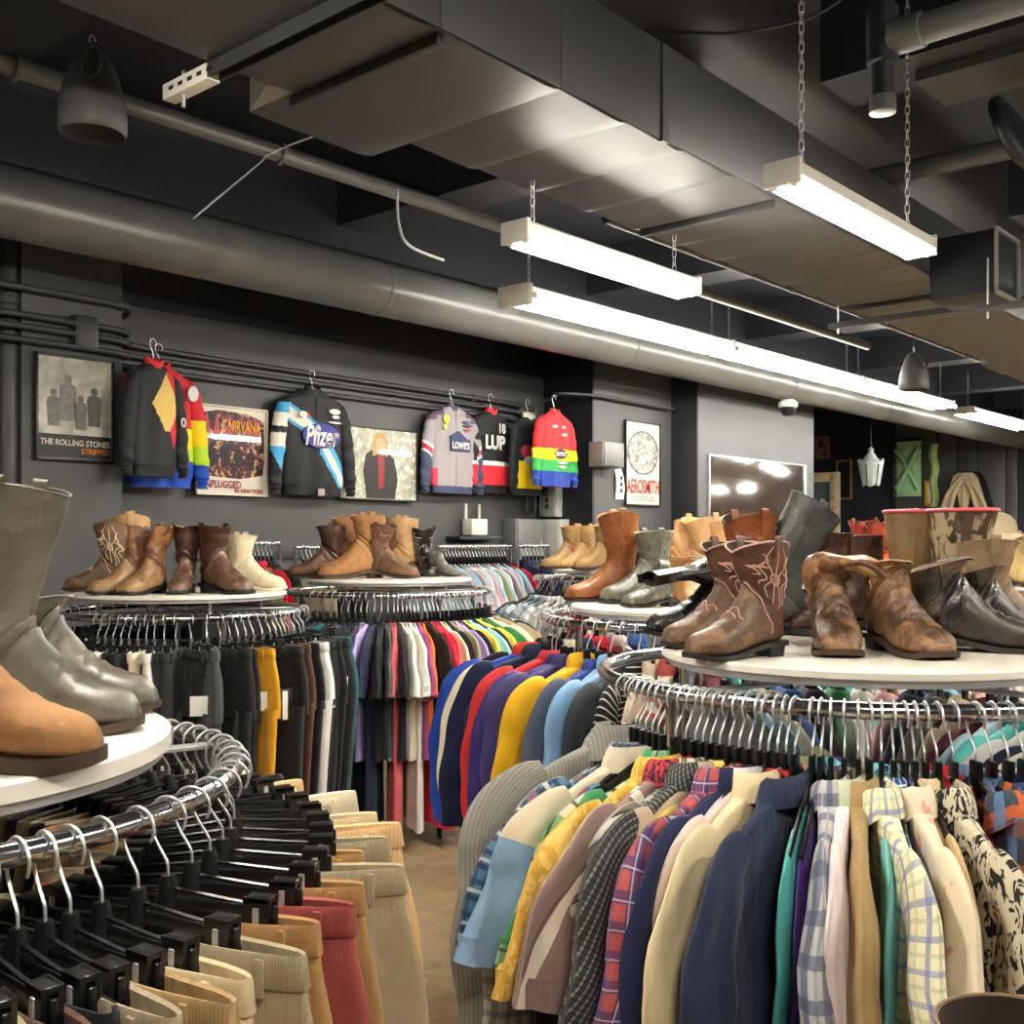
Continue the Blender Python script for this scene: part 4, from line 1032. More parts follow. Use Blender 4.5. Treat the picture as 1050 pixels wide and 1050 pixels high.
# ---------------- R4: t-shirts, tops and dresses
T4 = [('black', 322), ('charcoal', 329), ('teal', 336), ('black', 343), ('charcoal', 350), ('navy', 357), ('black', 364), ('charcoal', 370), ('lavender', 376), ('navy', 384), ('black', 391), ('dark grey', 398), ('rose', 404), ('black', 408), ('white', 413), ('cream', 417), ('white', 421), ('mauve', 425), ('orange', 429), ('black', 436), ('red', 441), ('red', 445), ('cream', 449), ('black', 454), ('beige', 458), ('lavender', 463), ('black', 466), ('yellow', 470), ('light blue', 475), ('black', 479), ('yellow', 484), ('green', 490), ('cream', 495), ('charcoal', 499)]
T4 = [(c, ring_phi(R4, -.69, 6.1, px)) for c, px in T4]+[('beige', 84), ('black', 92), ('navy', 100), ('white', 108), ('grey', 118)]
cols = [c for c, _ in T4]
for i, ((c, phi), ds) in enumerate(zip(T4, descs(cols))):
    lng = c in ('rose', 'red') or i in (5, 9, 16, 23, 26)
    ds += ' dress' if lng else ' t-shirt'
    p, a = hang(R4, phi, 'shirt', ds+' beside the aisle')
    garment('dress' if lng else 't_shirt', ds+' on the round rack beside the aisle', 'dress' if lng else 't-shirt', 'dress' if lng else 'tee', p, a, cm(c), i, None, None, (.95, 1.15, 1.0))

# ---------------- R5: jackets
WH = cm('white'); NV = cm('navy')
J = [('black quilted jacket at the back', 'bomber', cm('black'), {}), ('royal blue satin jacket', 'bomber', cloth((20, 62, 160), None, .5), {'collar_mat': cloth((206, 60, 40))}),
     ('navy jacket with white striped sleeves', 'bomber', cloth((24, 30, 60), None, .6), {'sleeve_mat': plaid((24, 30, 60), [(0, (226, 216, 192), .2, .28, .03, 1)])}),
     ('dark navy padded jacket', 'puffer', cloth((18, 34, 56), None, .5), {}),
     ('red zip jacket', 'jacket', cloth((202, 40, 46), None, .6), {}), ('dark indigo windbreaker', 'jacket', cloth((44, 34, 104), None, .5), {}),
     ('violet-blue windbreaker', 'jacket', cloth((58, 52, 110), None, .5), {}),
     ('golden yellow jacket', 'bomber', cloth((236, 180, 20), None, .6), {}), ('blue and grey track jacket', 'jacket', cloth((40, 66, 140), None, .6), {'sleeve_mat': cloth((80, 88, 110))}),
     ('light blue nylon jacket', 'bomber', cloth((134, 178, 222), None, .5), {}), ('dark slate jacket', 'jacket', cloth((44, 50, 60), None, .6), {}),
     ('black jacket with thin white stripes', 'jacket', plaid((24, 24, 26), [(1, W_, .02, .2, 0, .8)]), {}), ('cream cardigan', 'sweat', cm('cream'), {}),
     ('red and cream striped sweater', 'sweat', plaid((222, 210, 190), [(1, (180, 44, 50), .05, .5, 0, .9)]), {}), ('grey sweatshirt', 'sweat', cm('grey'), {}), ('burgundy sweater', 'sweat', cm('burgundy'), {}), ('teal fleece', 'sweat', cm('turquoise'), {})]
for i, (ds, kind, mat, kw) in enumerate(J):
    phi = (-106, -90, -84, -74, -70, -64, -60, -51, -46, -41, -36, -31, -26, -21, -15, -8, 0)[i]
    p, a = hang(R5, phi, 'wood' if i in (3, 4) else 'shirt', ds, plain((96, 52, 30), .4) if i in (3, 4) else None)
    big = (.9, .93, .92, .92, .92)[i] if i < 5 else .97
    so = (0, .055, .025, -.01, 0, 0, 0, .02)[i] if i < 8 else 0; p = (p[0]+so*math.cos(a), p[1]+so*math.sin(a), p[2]-(.06 if i == 3 else 0))
    garment('jacket' if i < 12 else 'sweater', ds+' on the rack topped with the orange-tan boot', 'jacket' if i < 12 else 'sweater', kind, p, a, mat, i, kw.get('sleeve_mat'), kw.get('collar_mat'), (big, 1, big*(1.05 if i < 4 else 1)))
cols = ['blue', 'white', 'turquoise', 'white', 'navy', 'light blue', 'grey', 'white', 'black', 'pale blue', 'beige', 'navy', 'white', 'charcoal', 'green', 'cream', 'black', 'pink', 'grey', 'blue', 'white', 'red', 'navy', 'cream']
for i, (c, ds) in enumerate(zip(cols, descs(cols))):
    phi = 8+i*10.0
    ds += ' shirt past the jackets'
    p, a = hang(R5, phi, 'shirt', ds)
    garment('shirt', ds+' on the orange-tan boot rack', 'shirt', 'short' if i % 2 else 'long', p, a, cm(c), i)

# ---------------- R6: plaid shirts
PS = [('maroon and beige striped shirt', plaid((150, 112, 104), [(0, (104, 50, 60), .05, .4, 0, .8)])), ('dark green plaid shirt', plaid((52, 74, 46), [(0, (30, 36, 30), .06, .4, 0, .8), (1, (150, 150, 110), .07, .12, 0, .7)])),
      ('olive camouflage shirt', printed((88, 92, 62), (46, 50, 36), 18, .5, .52, 1)), ('burgundy plaid shirt', plaid((84, 40, 52), [(0, (34, 30, 44), .07, .4, 0, .7)])),
      ('pale blue checked shirt', plaid((190, 202, 212), [(0, (60, 84, 110), .09, .4, 0, .6), (1, (60, 84, 110), .09, .4, 0, .6)])), ('teal and white plaid shirt', plaid((206, 218, 218), [(0, (50, 116, 130), .08, .4, 0, .8), (1, (40, 60, 90), .08, .3, 0, .7)])),
      ('grey and blue plaid shirt', plaid((166, 172, 180), [(0, (54, 64, 92), .08, .4, 0, .7), (1, (54, 64, 92), .08, .35, 0, .6)])), ('white shirt with grey checks', plaid((224, 222, 218), [(0, (120, 124, 130), .05, .4, 0, .6), (1, (120, 124, 130), .05, .4, 0, .6)])),
      ('light grey plaid shirt', plaid((196, 196, 192), [(0, (96, 100, 108), .06, .3, 0, .7)])), ('navy and cream plaid shirt', plaid((214, 202, 176), [(0, (40, 48, 84), .07, .45, 0, .8), (1, (40, 48, 84), .07, .4, 0, .8)])),
      ('black and red plaid shirt', plaid((160, 40, 46), [(0, (24, 24, 26), .07, .5, 0, .8), (1, (24, 24, 26), .07, .45, 0, .7)])), ('white flannel shirt', cloth((220, 216, 206))), ('faded denim shirt', cloth((124, 146, 176))), ('brown plaid shirt', plaid((140, 110, 82), [(0, (70, 50, 40), .06, .4, 0, .8)])),
      ('grey marl shirt', cm('grey')), ('pale green shirt', cm('sage'))]
for i, (ds, mat) in enumerate(PS):
    phi = -116+i*9
    p, a = hang(R6, phi, 'shirt', ds+' on the far plaid rack')
    garment('shirt', ds+' on the far round rack under the pale tan boots', 'shirt', 'long', p, a, mat, i, None, None, (1.05, 1.3, 1.1))
# ---------------- R10
cols = ['white', 'cream', 'pale blue', 'white', 'green', 'cream', 'pale beige', 'white', 'light blue', 'cream', 'pink', 'white', 'grey', 'pale blue', 'cream', 'white', 'sage', 'cream', 'lavender', 'white']
for i, (c, ds) in enumerate(zip(cols, descs(cols))):
    phi = -95+i*9
    ds += ' blouse'
    p, a = hang(R10, phi, 'shirt', ds)
    garment('blouse', ds+' on the rack topped with red boots and hats', 'blouse', 'long', p, a, printed(PAL[c], (120, 150, 190), 20, .6, .64) if i in (2, 9) else printed(PAL[c], (40, 120, 70), 14, .58, .6) if i == 4 else cm(c), i, None, None, (1, 1.2, 1))

# ---------------- straight rails against the back wall
def wall_rail(label, px0, px1, v, z, items, kind, desc, z_low=0):
    u0, _ = on_wall(px0, 560, v); u1, _ = on_wall(px1, 560, v)
    t = thing('garment_rail', label, 'clothes rail', (u0, v, 0))
    L = u1-u0
    MB().tube([(0, 0, z), (L, 0, z)], .0155, 12).build('rail', CHROME, t)
    for x in (0, L):
        l = MB().tube([(x, .0, .02), (x, 0, z-.03), (x, 0, z)], .014, 10).build('upright', CHROME, t)
        MB().box((x, 0, .02), (.04, .5, .04), 0, .006).build('foot', CHROME, t)
    n = len(items)
    for i, (c, ds) in enumerate(zip(items, descs(items))):
        p = (u0+.05+(L-.1)*(i+.5)/n, v, z); a = -PI/2+math.radians(random.Random(i).uniform(-3, 3))
        nm = {'tee': 'shirt', 'jacket': 'jacket', 'long': 'shirt'}[kind]
        hanger('black plastic hanger carrying the %s %s %s' % (ds, nm, desc), p, a, 'shirt', None)
        garment(nm, '%s %s on the straight rail %s' % (ds, nm, desc), nm, kind, p, a, cm(c), i, None, None, (1, 1.1, 1.05))
wall_rail('straight chrome rail of pastel shirts standing against the back wall', 448, 524, 5.95, 1.50, ['pale blue', 'pink', 'light blue', 'grey', 'faded pink', 'pale blue', 'white', 'pink', 'light blue', 'white', 'sage', 'pale blue', 'white', 'grey', 'faded pink', 'pale blue', 'grey', 'light blue', 'charcoal', 'red'], 'tee', 'under the racing jackets')
wall_rail('straight chrome rail of dark jackets against the back wall', 303, 350, 5.95, 1.50, ['cream', 'black', 'charcoal', 'black', 'black', 'charcoal', 'black', 'black'], 'jacket', 'by the tan boots')
wall_rail('straight chrome rail beside the black trouser rack, against the wall', 235, 287, 5.95, 1.53, ['grey', 'sage', 'beige', 'black', 'red', 'red', 'black', 'black', 'charcoal'], 'jacket', 'beside the cream boot')
wall_rail('short chrome rail of navy jackets below the grey electrical box', 531, 562, 5.90, 1.50, ['navy', 'navy', 'charcoal', 'navy', 'pale blue', 'navy'], 'jacket', 'below the electrical box')
wall_rail('straight chrome rail of knitwear below the red poster', 668, 706, 5.2, 1.62, ['black', 'charcoal', 'purple', 'mauve', 'grey', 'lavender', 'white', 'charcoal'], 'long', 'below the red poster')
# ------------------------------------------------------------------ boot shapes
boot_meshes('west_sq', H=26, toe='round', tw=7.0, ax=3.6, stitch='flame', seed=1, scallop=4.6, wr=.035, rimr=.26)
boot_meshes('west_pt', H=30, toe='point', tw=6.8, ax=3.4, stitch='flame', seed=2, scallop=4.2)
boot_meshes('west_rd', H=31, toe='round', tw=6.0, stitch='wave', seed=3, scallop=2.4, wr=.07)
boot_meshes('leaf', H=32, toe='round', tw=7.0, ax=3.8, stitch='leaf', seed=4, scallop=5.0)
boot_meshes('tall', H=36, toe='round', tw=6.8, ax=4.2, seed=5, scallop=1.6, wr=.06, st=1.3, bends=((16, 0, 7, 14),))
boot_meshes('tall_lean', H=37, toe='round', tw=6.6, ax=3.0, seed=7, scallop=.6, wr=.07, bends=((15, 180, 34, 9),))
boot_meshes('roper', H=25, toe='round', tw=5.8, seed=8, scallop=1.8, wr=.07)
boot_meshes('roper_lean', H=30, toe='square', tw=5.2, seed=9, scallop=2.0, wr=.09, flat=.35, bends=((12, 180, 26, 10), (16, -90, 16, 8)))
boot_meshes('roper_lean_b', H=31, toe='square', tw=5.0, seed=10, scallop=2.0, wr=.09, flat=.45, bends=((12, 180, 12, 10), (15, 90, 22, 10)))
boot_meshes('slouch_fwd', H=35, toe='square', tw=7.4, seed=11, scallop=.8, wr=.05, fab=.74, bends=((13, 0, 98, 6, -2),))
boot_meshes('slouch_back', H=37, toe='square', tw=6.0, seed=12, scallop=.8, wr=.06, flat=.55, bends=((14, 180, 46, 9),))
boot_meshes('worn_fold', H=36, toe='square', tw=6.8, ax=3.2, seed=13, scallop=1.0, wr=.15, flat=.8, fs=9.2, strap=False, bends=((17.5, 90, 122, 3), (10, -90, 34, 5)))
boot_meshes('worn_fold_b', H=18.6, toe='square', tw=4.8, ax=2.4, seed=14, scallop=1.0, wr=.15, flat=.1, bends=((12, 165, 16, 6),))
boot_meshes('low_slouch', H=18.6, toe='round', tw=6.2, ax=3.0, seed=15, scallop=1.8, wr=.06, strap=False, bends=((11, 180, 17, 8),))
boot_meshes('ankle', H=19, toe='round', tw=5.6, seed=16, scallop=1.0, wr=.08, strap=False)
boot_meshes('chelsea', H=27, toe='round', tw=5.8, ax=1.0, seed=17, scallop=.6, wr=.05, st=1.9, piping=False, strap=False)
boot_meshes('fold_grey', H=33, toe='square', tw=6.4, seed=18, scallop=.6, wr=.12, fab=.6, bends=((15, 180, 118, 7),))
boot_meshes('wellie', H=32, toe='round', tw=7.6, ax=5.0, seed=19, scallop=0, wr=.03, strap=False, rimr=.5, vstrap=True, piping=False)
boot_meshes('point_low', H=18, toe='point', tw=5.0, seed=20, scallop=2.2, wr=.08, strap=False)
boot_meshes('wide_top', H=27, toe='round', tw=6.6, ax=3.0, seed=21, scallop=4.6, wr=.07)

BR = leather((78, 48, 36), (104, 70, 50), .42, .7); BRV = leather((76, 54, 36), (118, 86, 56), .55, .8)
DKBR = leather((56, 34, 26), (82, 52, 38), .32, .6); ORTAN = leather((134, 78, 40), (164, 106, 58), .38, .6, 9)
GREYL = leather((88, 84, 74), (122, 118, 106), .42, .5, 5, .12); GREY2 = leather((80, 80, 71), (118, 118, 106), .36, .6, 9)
BLK = leather((22, 21, 22), (44, 42, 42), .26, .6); BLKW = leather((42, 36, 32), (104, 86, 70), .34, .6, 10)
TANS = leather((142, 98, 56), (164, 120, 74), .8, .6, 6, .2); TAUPE = leather((134, 108, 80), (160, 134, 104), .55, .5)
LTAN = leather((172, 134, 90), (196, 160, 114), .5, .6); WORN = leather((92, 60, 36), (160, 110, 62), .42, .9, 13, .6); WORN2 = leather((74, 52, 36), (150, 110, 74), .38, .9, 16, .6)
CHEST = leather((128, 68, 38), (156, 94, 56), .38, .5); CREAMS = leather((206, 190, 156), (222, 208, 178), .75, .5, 10, .15); OLIVEB = leather((90, 64, 42), (122, 92, 60), .5, .8)
REDB = leather((128, 44, 32), (156, 66, 46), .34, .6); BLKG = leather((58, 60, 58), (82, 84, 80), .42, .6, 7); YLIN = plain((206, 176, 110), .7, 0, .12); DLIN = plain((44, 32, 26), .8)
CREAMST = plain((222, 206, 178), .6); PINKST = plain((196, 150, 140), .6); BLKST = plain((30, 26, 24), .6); TANLIN = leather((186, 146, 96), (206, 168, 116), .6, .5)
PINKR = plain((224, 92, 104), .4); CAMO = printed((176, 158, 126), (92, 74, 56), 16, .5, .54, 1.6, (58, 48, 40), (1, 1, .6), .55, 'Object'); PINKLIN = plain((196, 158, 150), .8)

# on the near shirt rack
def p1(px, py, m=.115): return on_top(R1, px, py, m)
boot('distressed brown square-toe boot with pink flame stitching, front one of its pair', 'west_sq', p1(772, 675), 208, BR, BRV, DLIN, SOLED, None, PINKST, PINKST, scale=.88)
boot('distressed brown square-toe boot with pink stitching, half hidden behind its mate', 'west_sq', p1(744, 662), 206, BR, BRV, DLIN, SOLED, None, PINKST, PINKST, scale=.88, mirror=True)
boot('shiny black boot with its shaft flopped forward over the toe', 'slouch_fwd', p1(738, 650, .02), 190, BLK, None, DLIN, SOLED, scale=1.0)
boot('black boot leaning back, beside the flopped black boot', 'slouch_back', p1(756, 650, .04), 196, BLK, None, DLIN, SOLED, scale=.84)
boot('worn brown square-toe boot facing out, its shaft folded over to its neighbour', 'worn_fold', p1(852, 666), -100, WORN, WORN2, TANLIN, SOLE, scale=1.0, rim=TANLIN)
boot('worn brown square-toe boot facing out, short slumped shaft', 'worn_fold_b', p1(916, 668), -80, WORN, WORN2, TANLIN, SOLE, scale=1.0, rim=TANLIN)
boot('slumped black boot with a scuffed tan-grey shaft, toe to the aisle', 'low_slouch', p1(974, 667), -14, leather((38, 33, 30), (140, 114, 88), .42, .7, 9, .14), leather((34, 30, 28), (70, 58, 50), .36, .6, 10, .14), leather((120, 98, 76), (150, 126, 100), .6, .5), SOLED, scale=1.02)
boot('slumped black boot partly hidden behind the scuffed black one', 'low_slouch', p1(1008, 657), -10, BLKW, leather((34, 30, 28), (70, 58, 50), .36, .6, 10, .14), None, SOLED, scale=.94)
boot('taupe suede boot behind the slumped black boots', 'roper', p1(1022, 652, .05), -6, TAUPE, None, DLIN, SOLE, scale=.95)
boot('tall camouflage rubber boot with a pink rim and brown strap', 'wellie', p1(990, 650, .07), -60, CAMO, CAMO, DLIN, SOLED, rim=PINKR, strap=plain((84, 66, 48), .6), name='rubber_boot', scale=.97)
boot('tall tan rubber boot with a pink rim, behind the camouflage one', 'wellie', p1(944, 643, .06), -60, leather((134, 108, 72), (150, 122, 84), .5, .4), None, DLIN, SOLED, rim=PINKR, name='rubber_boot', scale=.97)
boot('dark brown smooth boot shaft standing behind the worn folded boots', 'chelsea', p1(842, 642, .05), 172, DKBR, None, DLIN, SOLED, scale=.92)
boot('dark brown smooth boot beside the camouflage rubber boot', 'chelsea', p1(874, 644, .05), -170, DKBR, None, DLIN, SOLED, scale=.9)
boot('tall black-grey boot leaning over behind the flame-stitched pair', 'tall_lean', p1(792, 648, .05), 178, BLKG, None, DLIN, SOLED, scale=.98)
boot('chestnut boot with leaf stitching behind the black boots', 'leaf', p1(764, 648, .03), 205, CHEST, None, DLIN, SOLE, None, leather((120, 58, 30)), scale=.93)

# on the tall grey boot's rack
def p2(px, py): return on_top(R2, px, py)
boot('tall smooth grey boot with a wide shaft, tallest on the trouser rack', 'tall', p2(16, 748), -3, GREYL, None, DLIN, SOLE, scale=1.02)
boot('smooth grey boot standing behind the tall grey one', 'low_slouch', p2(46, 730), 1, GREYL, None, PINKLIN, SOLE, scale=1.0)
boot('tan suede boot with a dark sole, in front of the tall grey boot', 'chelsea', p2(-46, 786), -2, TANS, None, DLIN, SOLE, scale=1.0)

# on the black trousers rack
def p3(px, py): return on_top(R3, px, py)
boot('pale tan boot shaft standing at the back behind the white-stitched boot', 'wide_top', p3(128, 595), 205, LTAN, None, YLIN, SOLE, scale=1.3)
boot('brown boot with white flame stitching, toe pointing away from the jackets', 'west_pt', p3(110, 604), 190, OLIVEB, None, DLIN, SOLE, None, CREAMST, scale=1.05)
boot('dark slumped boot between the white-stitched boot and the tan pair', 'slouch_back', p3(122, 604), 200, leather((80, 58, 42), (120, 92, 66)), BRV, DLIN, SOLE, scale=.85)
boot('tan-brown square-toe boot leaning, outer one of its pair', 'roper_lean', p3(133, 609), 228, WORN, leather((132, 102, 68), (160, 128, 90), .5), DLIN, SOLED, scale=1.0)
boot('tan-brown square-toe boot leaning, beside the dark brown boots', 'roper_lean_b', p3(155, 609), -112, WORN, leather((132, 102, 68), (160, 128, 90), .5), DLIN, SOLED, scale=1.0)
boot('shiny dark brown boot facing out with a yellow lining', 'west_rd', p3(190, 608), -86, DKBR, leather((92, 66, 54), (120, 92, 76), .3), YLIN, SOLED, None, DKBR, scale=.98)
boot('dark brown boot turned sideways beside the cream suede boot', 'roper', p3(223, 608), -38, DKBR, leather((92, 66, 54), (120, 92, 76), .3), YLIN, SOLED, scale=1.2)
boot('cream suede boot pointing along the row, last of the brown row', 'roper', p3(252, 605), -6, CREAMS, None, CREAMS, CREAMST, scale=1.05)
# on the t-shirt rack
def p4(px, py): return on_top(R4, px, py)
boot('dark brown pointed boot at the outer end of the tan boots', 'roper', p4(335, 588), 186, DKBR, BR, DLIN, SOLED, scale=1.15)
boot('tan suede boot, first of the tall tan pair', 'roper', p4(352, 591), 212, TANS, None, TANLIN, SOLE, scale=1.35)
boot('tan suede boot, second of the tall tan pair', 'roper', p4(372, 593), 208, TANS, None, TANLIN, SOLE, scale=1.38)
boot('cream-topped boot peeking out behind the brown stitched pair', 'roper', p4(408, 586), 170, LTAN, None, CREAMS, SOLE, scale=1.35)
boot('brown stitched boot beside the tan pair, front one', 'west_sq', p4(393, 593), -14, BR, BRV, DLIN, SOLE, None, leather((120, 84, 60)), scale=1.1)
boot('brown stitched boot behind its front mate', 'west_sq', p4(409, 590), -8, BR, BRV, DLIN, SOLE, None, leather((120, 84, 60)), scale=1.08)
boot('black boot with silvery stitching near the pastel shirts', 'west_sq', p4(434, 588), -70, BLK, None, DLIN, SOLED, None, plain((150, 140, 134), .6), scale=1.05)
boot('low grey slumped boot at the end of the t-shirt rack', 'low_slouch', p4(449, 591), -30, GREY2, None, CREAMS, SOLE, scale=.8)
# on the jackets rack
def p5(px, py): return on_top(R5, px, py)
boot('tall orange-tan western boot with stitched shaft, toe to the wall of jackets', 'leaf', p5(630, 613), 190, ORTAN, None, TANLIN, SOLE, None, leather((136, 72, 32)), scale=1.06)
boot('grey boot standing upright in front of the orange-tan boot', 'roper', p5(664, 618), 205, GREY2, None, plain((176, 164, 130), .7), SOLED, scale=1.08)
boot('grey boot with its shaft folded over, beside the upright grey one', 'fold_grey', p5(676, 622), 212, GREY2, None, plain((176, 164, 130), .7), SOLED, scale=.82)
boot('light tan boot leaning behind the grey boots', 'roper_lean', p5(692, 609), 190, leather((150, 108, 62), (172, 132, 82)), None, TANLIN, SOLE, scale=1.05)
boot('peach-tan boot with a wide open top, first of two', 'wide_top', p5(716, 603), 215, LTAN, None, YLIN, SOLE, scale=1.2)
boot('peach-tan boot with a wide open top, second of two', 'wide_top', p5(738, 604), 200, leather((176, 134, 88), (198, 160, 112)), None, YLIN, SOLE, scale=1.16)
boot('brown-toed tan boot facing out beside the folded grey boot', 'ankle', p5(704, 625), -80, leather((176, 130, 78), (150, 96, 50)), None, DLIN, SOLE, scale=.95)
boot('low pale snakeskin-look boot lying across behind the black boots', 'low_slouch', p5(718, 612), 160, printed((190, 180, 158), (140, 128, 106), 60, .5, .55, .6, None, (1, 1, 1), .5, 'Object'), None, CREAMS, SOLE, scale=.95)
# on the far plaid rack
def p6(px, py): return on_top(R6, px, py)
for px, lb in ((581, 'pale tan work boot on the far rack, outermost'), (597, 'pale tan work boot on the far rack, second in'), (617, 'pale tan work boot on the far rack, half behind the orange-tan boot')):
    boot(lb, 'roper', p6(px, 583 if px < 610 else 585), 212, leather((150, 116, 70), (172, 138, 90), .6), None, YLIN, SOLE, scale=1.25)
boot('reddish low shoe beside the pale tan work boots', 'point_low', p6(567, 582), 200, leather((150, 80, 70), (176, 110, 96)), None, DLIN, SOLE, scale=.9)
# on the hats and red boots rack
def p10(px, py): return on_top(R10, px, py)
boot('red-brown western boot, first of the red pair', 'west_pt', p10(884, 600), 215, REDB, None, DLIN, SOLE, None, leather((168, 90, 60)), scale=1.12)
boot('red-brown western boot, second of the red pair', 'west_pt', p10(900, 601), 205, REDB, None, DLIN, SOLE, None, leather((168, 90, 60)), scale=1.08)
boot('small orange boot beside the red pair', 'ankle', p10(912, 603), 240, leather((196, 92, 52)), None, DLIN, SOLE, scale=1.0)
boot('dark brown boot right beside the camouflage rubber boot', 'roper', p10(1014, 599), -75, leather((72, 52, 36), (104, 78, 54)), None, DLIN, SOLED, scale=1.0)
boot('sand-coloured desert boot at the end of the far white top', 'ankle', p10(1034, 601), -50, leather((196, 168, 112), (214, 188, 134), .75), None, DLIN, SOLE, scale=1.35)
boot('second sand-coloured boot behind the desert boot', 'roper', p10(1046, 595), -40, leather((186, 156, 104), (206, 178, 126), .75), None, DLIN, SOLE, scale=1.1)
def hat(label, loc, mat, band, s=1.0, tilt=(0, 0), rz=0):
    t = thing('straw_hat', label, 'hat', loc, rz); t.scale = (s, s, s); t.rotation_euler = (math.radians(tilt[0]), math.radians(tilt[1]), rz)
    m = MB(); P = []
    for r, z in ((.17, .03), (.145, .008), (.11, .004), (.095, .012), (.09, .06), (.078, .1), (.05, .118), (.02, .112), (.002, .11)):
        P.append([(r*math.cos(a)*1.1, r*math.sin(a)*.92, z+(.025*math.sin(a)**2 if r > .12 else -.022*max(0, math.cos(2*a)) if z > .1 else 0)) for a in np.linspace(0, 2*PI, 41)[:-1]])
    m.grid(P, True, None, 0, False, True); m.build('crown', mat, t, 60)
    MB().tube([(.099*math.cos(a)*1.1, .099*math.sin(a)*.92, .02) for a in np.linspace(0, 2*PI, 41)[:-1]], .008, 8, True).build('band', band, t)
hat('brown woven hat on the white top beside the red boots', p10(868, 599), plain((160, 118, 84), .8, 0, .2, 40, .4, 120), BLKST, 1.0, (0, 0), .3)
hat('pale straw hat partly hidden behind the dark brown boots', p10(846, 600), plain((196, 176, 136), .8, 0, .2, 40, .4, 120), BLKST, .9, (0, 0), -.4)
a = at(1024, 5.6)
cp = thing('baseball_cap', 'beige baseball cap set on a slim stand beside the camouflage boot', 'cap', (a[0], a[1], CAMH+.03), HDG-1.0)
m = MB(); m.lathe([(.088, 0), (.09, .03), (.08, .07), (.055, .1), (.02, .115), (.001, .116)], 32, 0, (0, 0, 0), True, False); m.build('crown', plain((176, 160, 130), .85), cp, 60)
P = [[(.07*math.cos(q)+(.085 if k else .0), .085*math.sin(q)*1.0, .01-.03*k*math.sin(q)**2-.012*k) for q in np.linspace(-PI/2, PI/2, 14)] for k in (0, 1)]
P = P+[[(x, y, z-.004) for x, y, z in P[1]], [(x, y, z-.004) for x, y, z in P[0]]]
MB().grid(P, False).build('peak', plain((196, 184, 156), .85), cp, 50)
hs = thing('hat_stand', 'slim dark stand under the beige cap', 'stand', (a[0], a[1], 1.3105))
MB().lathe([(.07, 0), (.07, .012), (.012, .02), (.01, .255), (.05, .262), (.05, .268)], 24).build('post', BLACKMAT, hs)
# brown boot shaft at the lower edge, on its own shelf
a = at(1012, 1.02)
sh = thing('display_shelf', 'low white display shelf that carries the brown boot nearest the viewer', 'shelf', (a[0], a[1], 0), HDG)
MB().box((0, 0, .76), (.34, .26, .025), 0, .004).build('board', WHITELAM, sh)
for x in (-.15, .15):
    for y in (-.11, .11): MB().tube([(x, y, 0), (x, y, .75)], .011, 8).build('leg', STEEL, sh)
boot('plain brown boot top rising at the lower edge, nearest the viewer', 'chelsea', (a[0], a[1], .773), 200, leather((98, 70, 50), (120, 88, 64), .55, .5), None, DLIN, SOLE, scale=1.14)

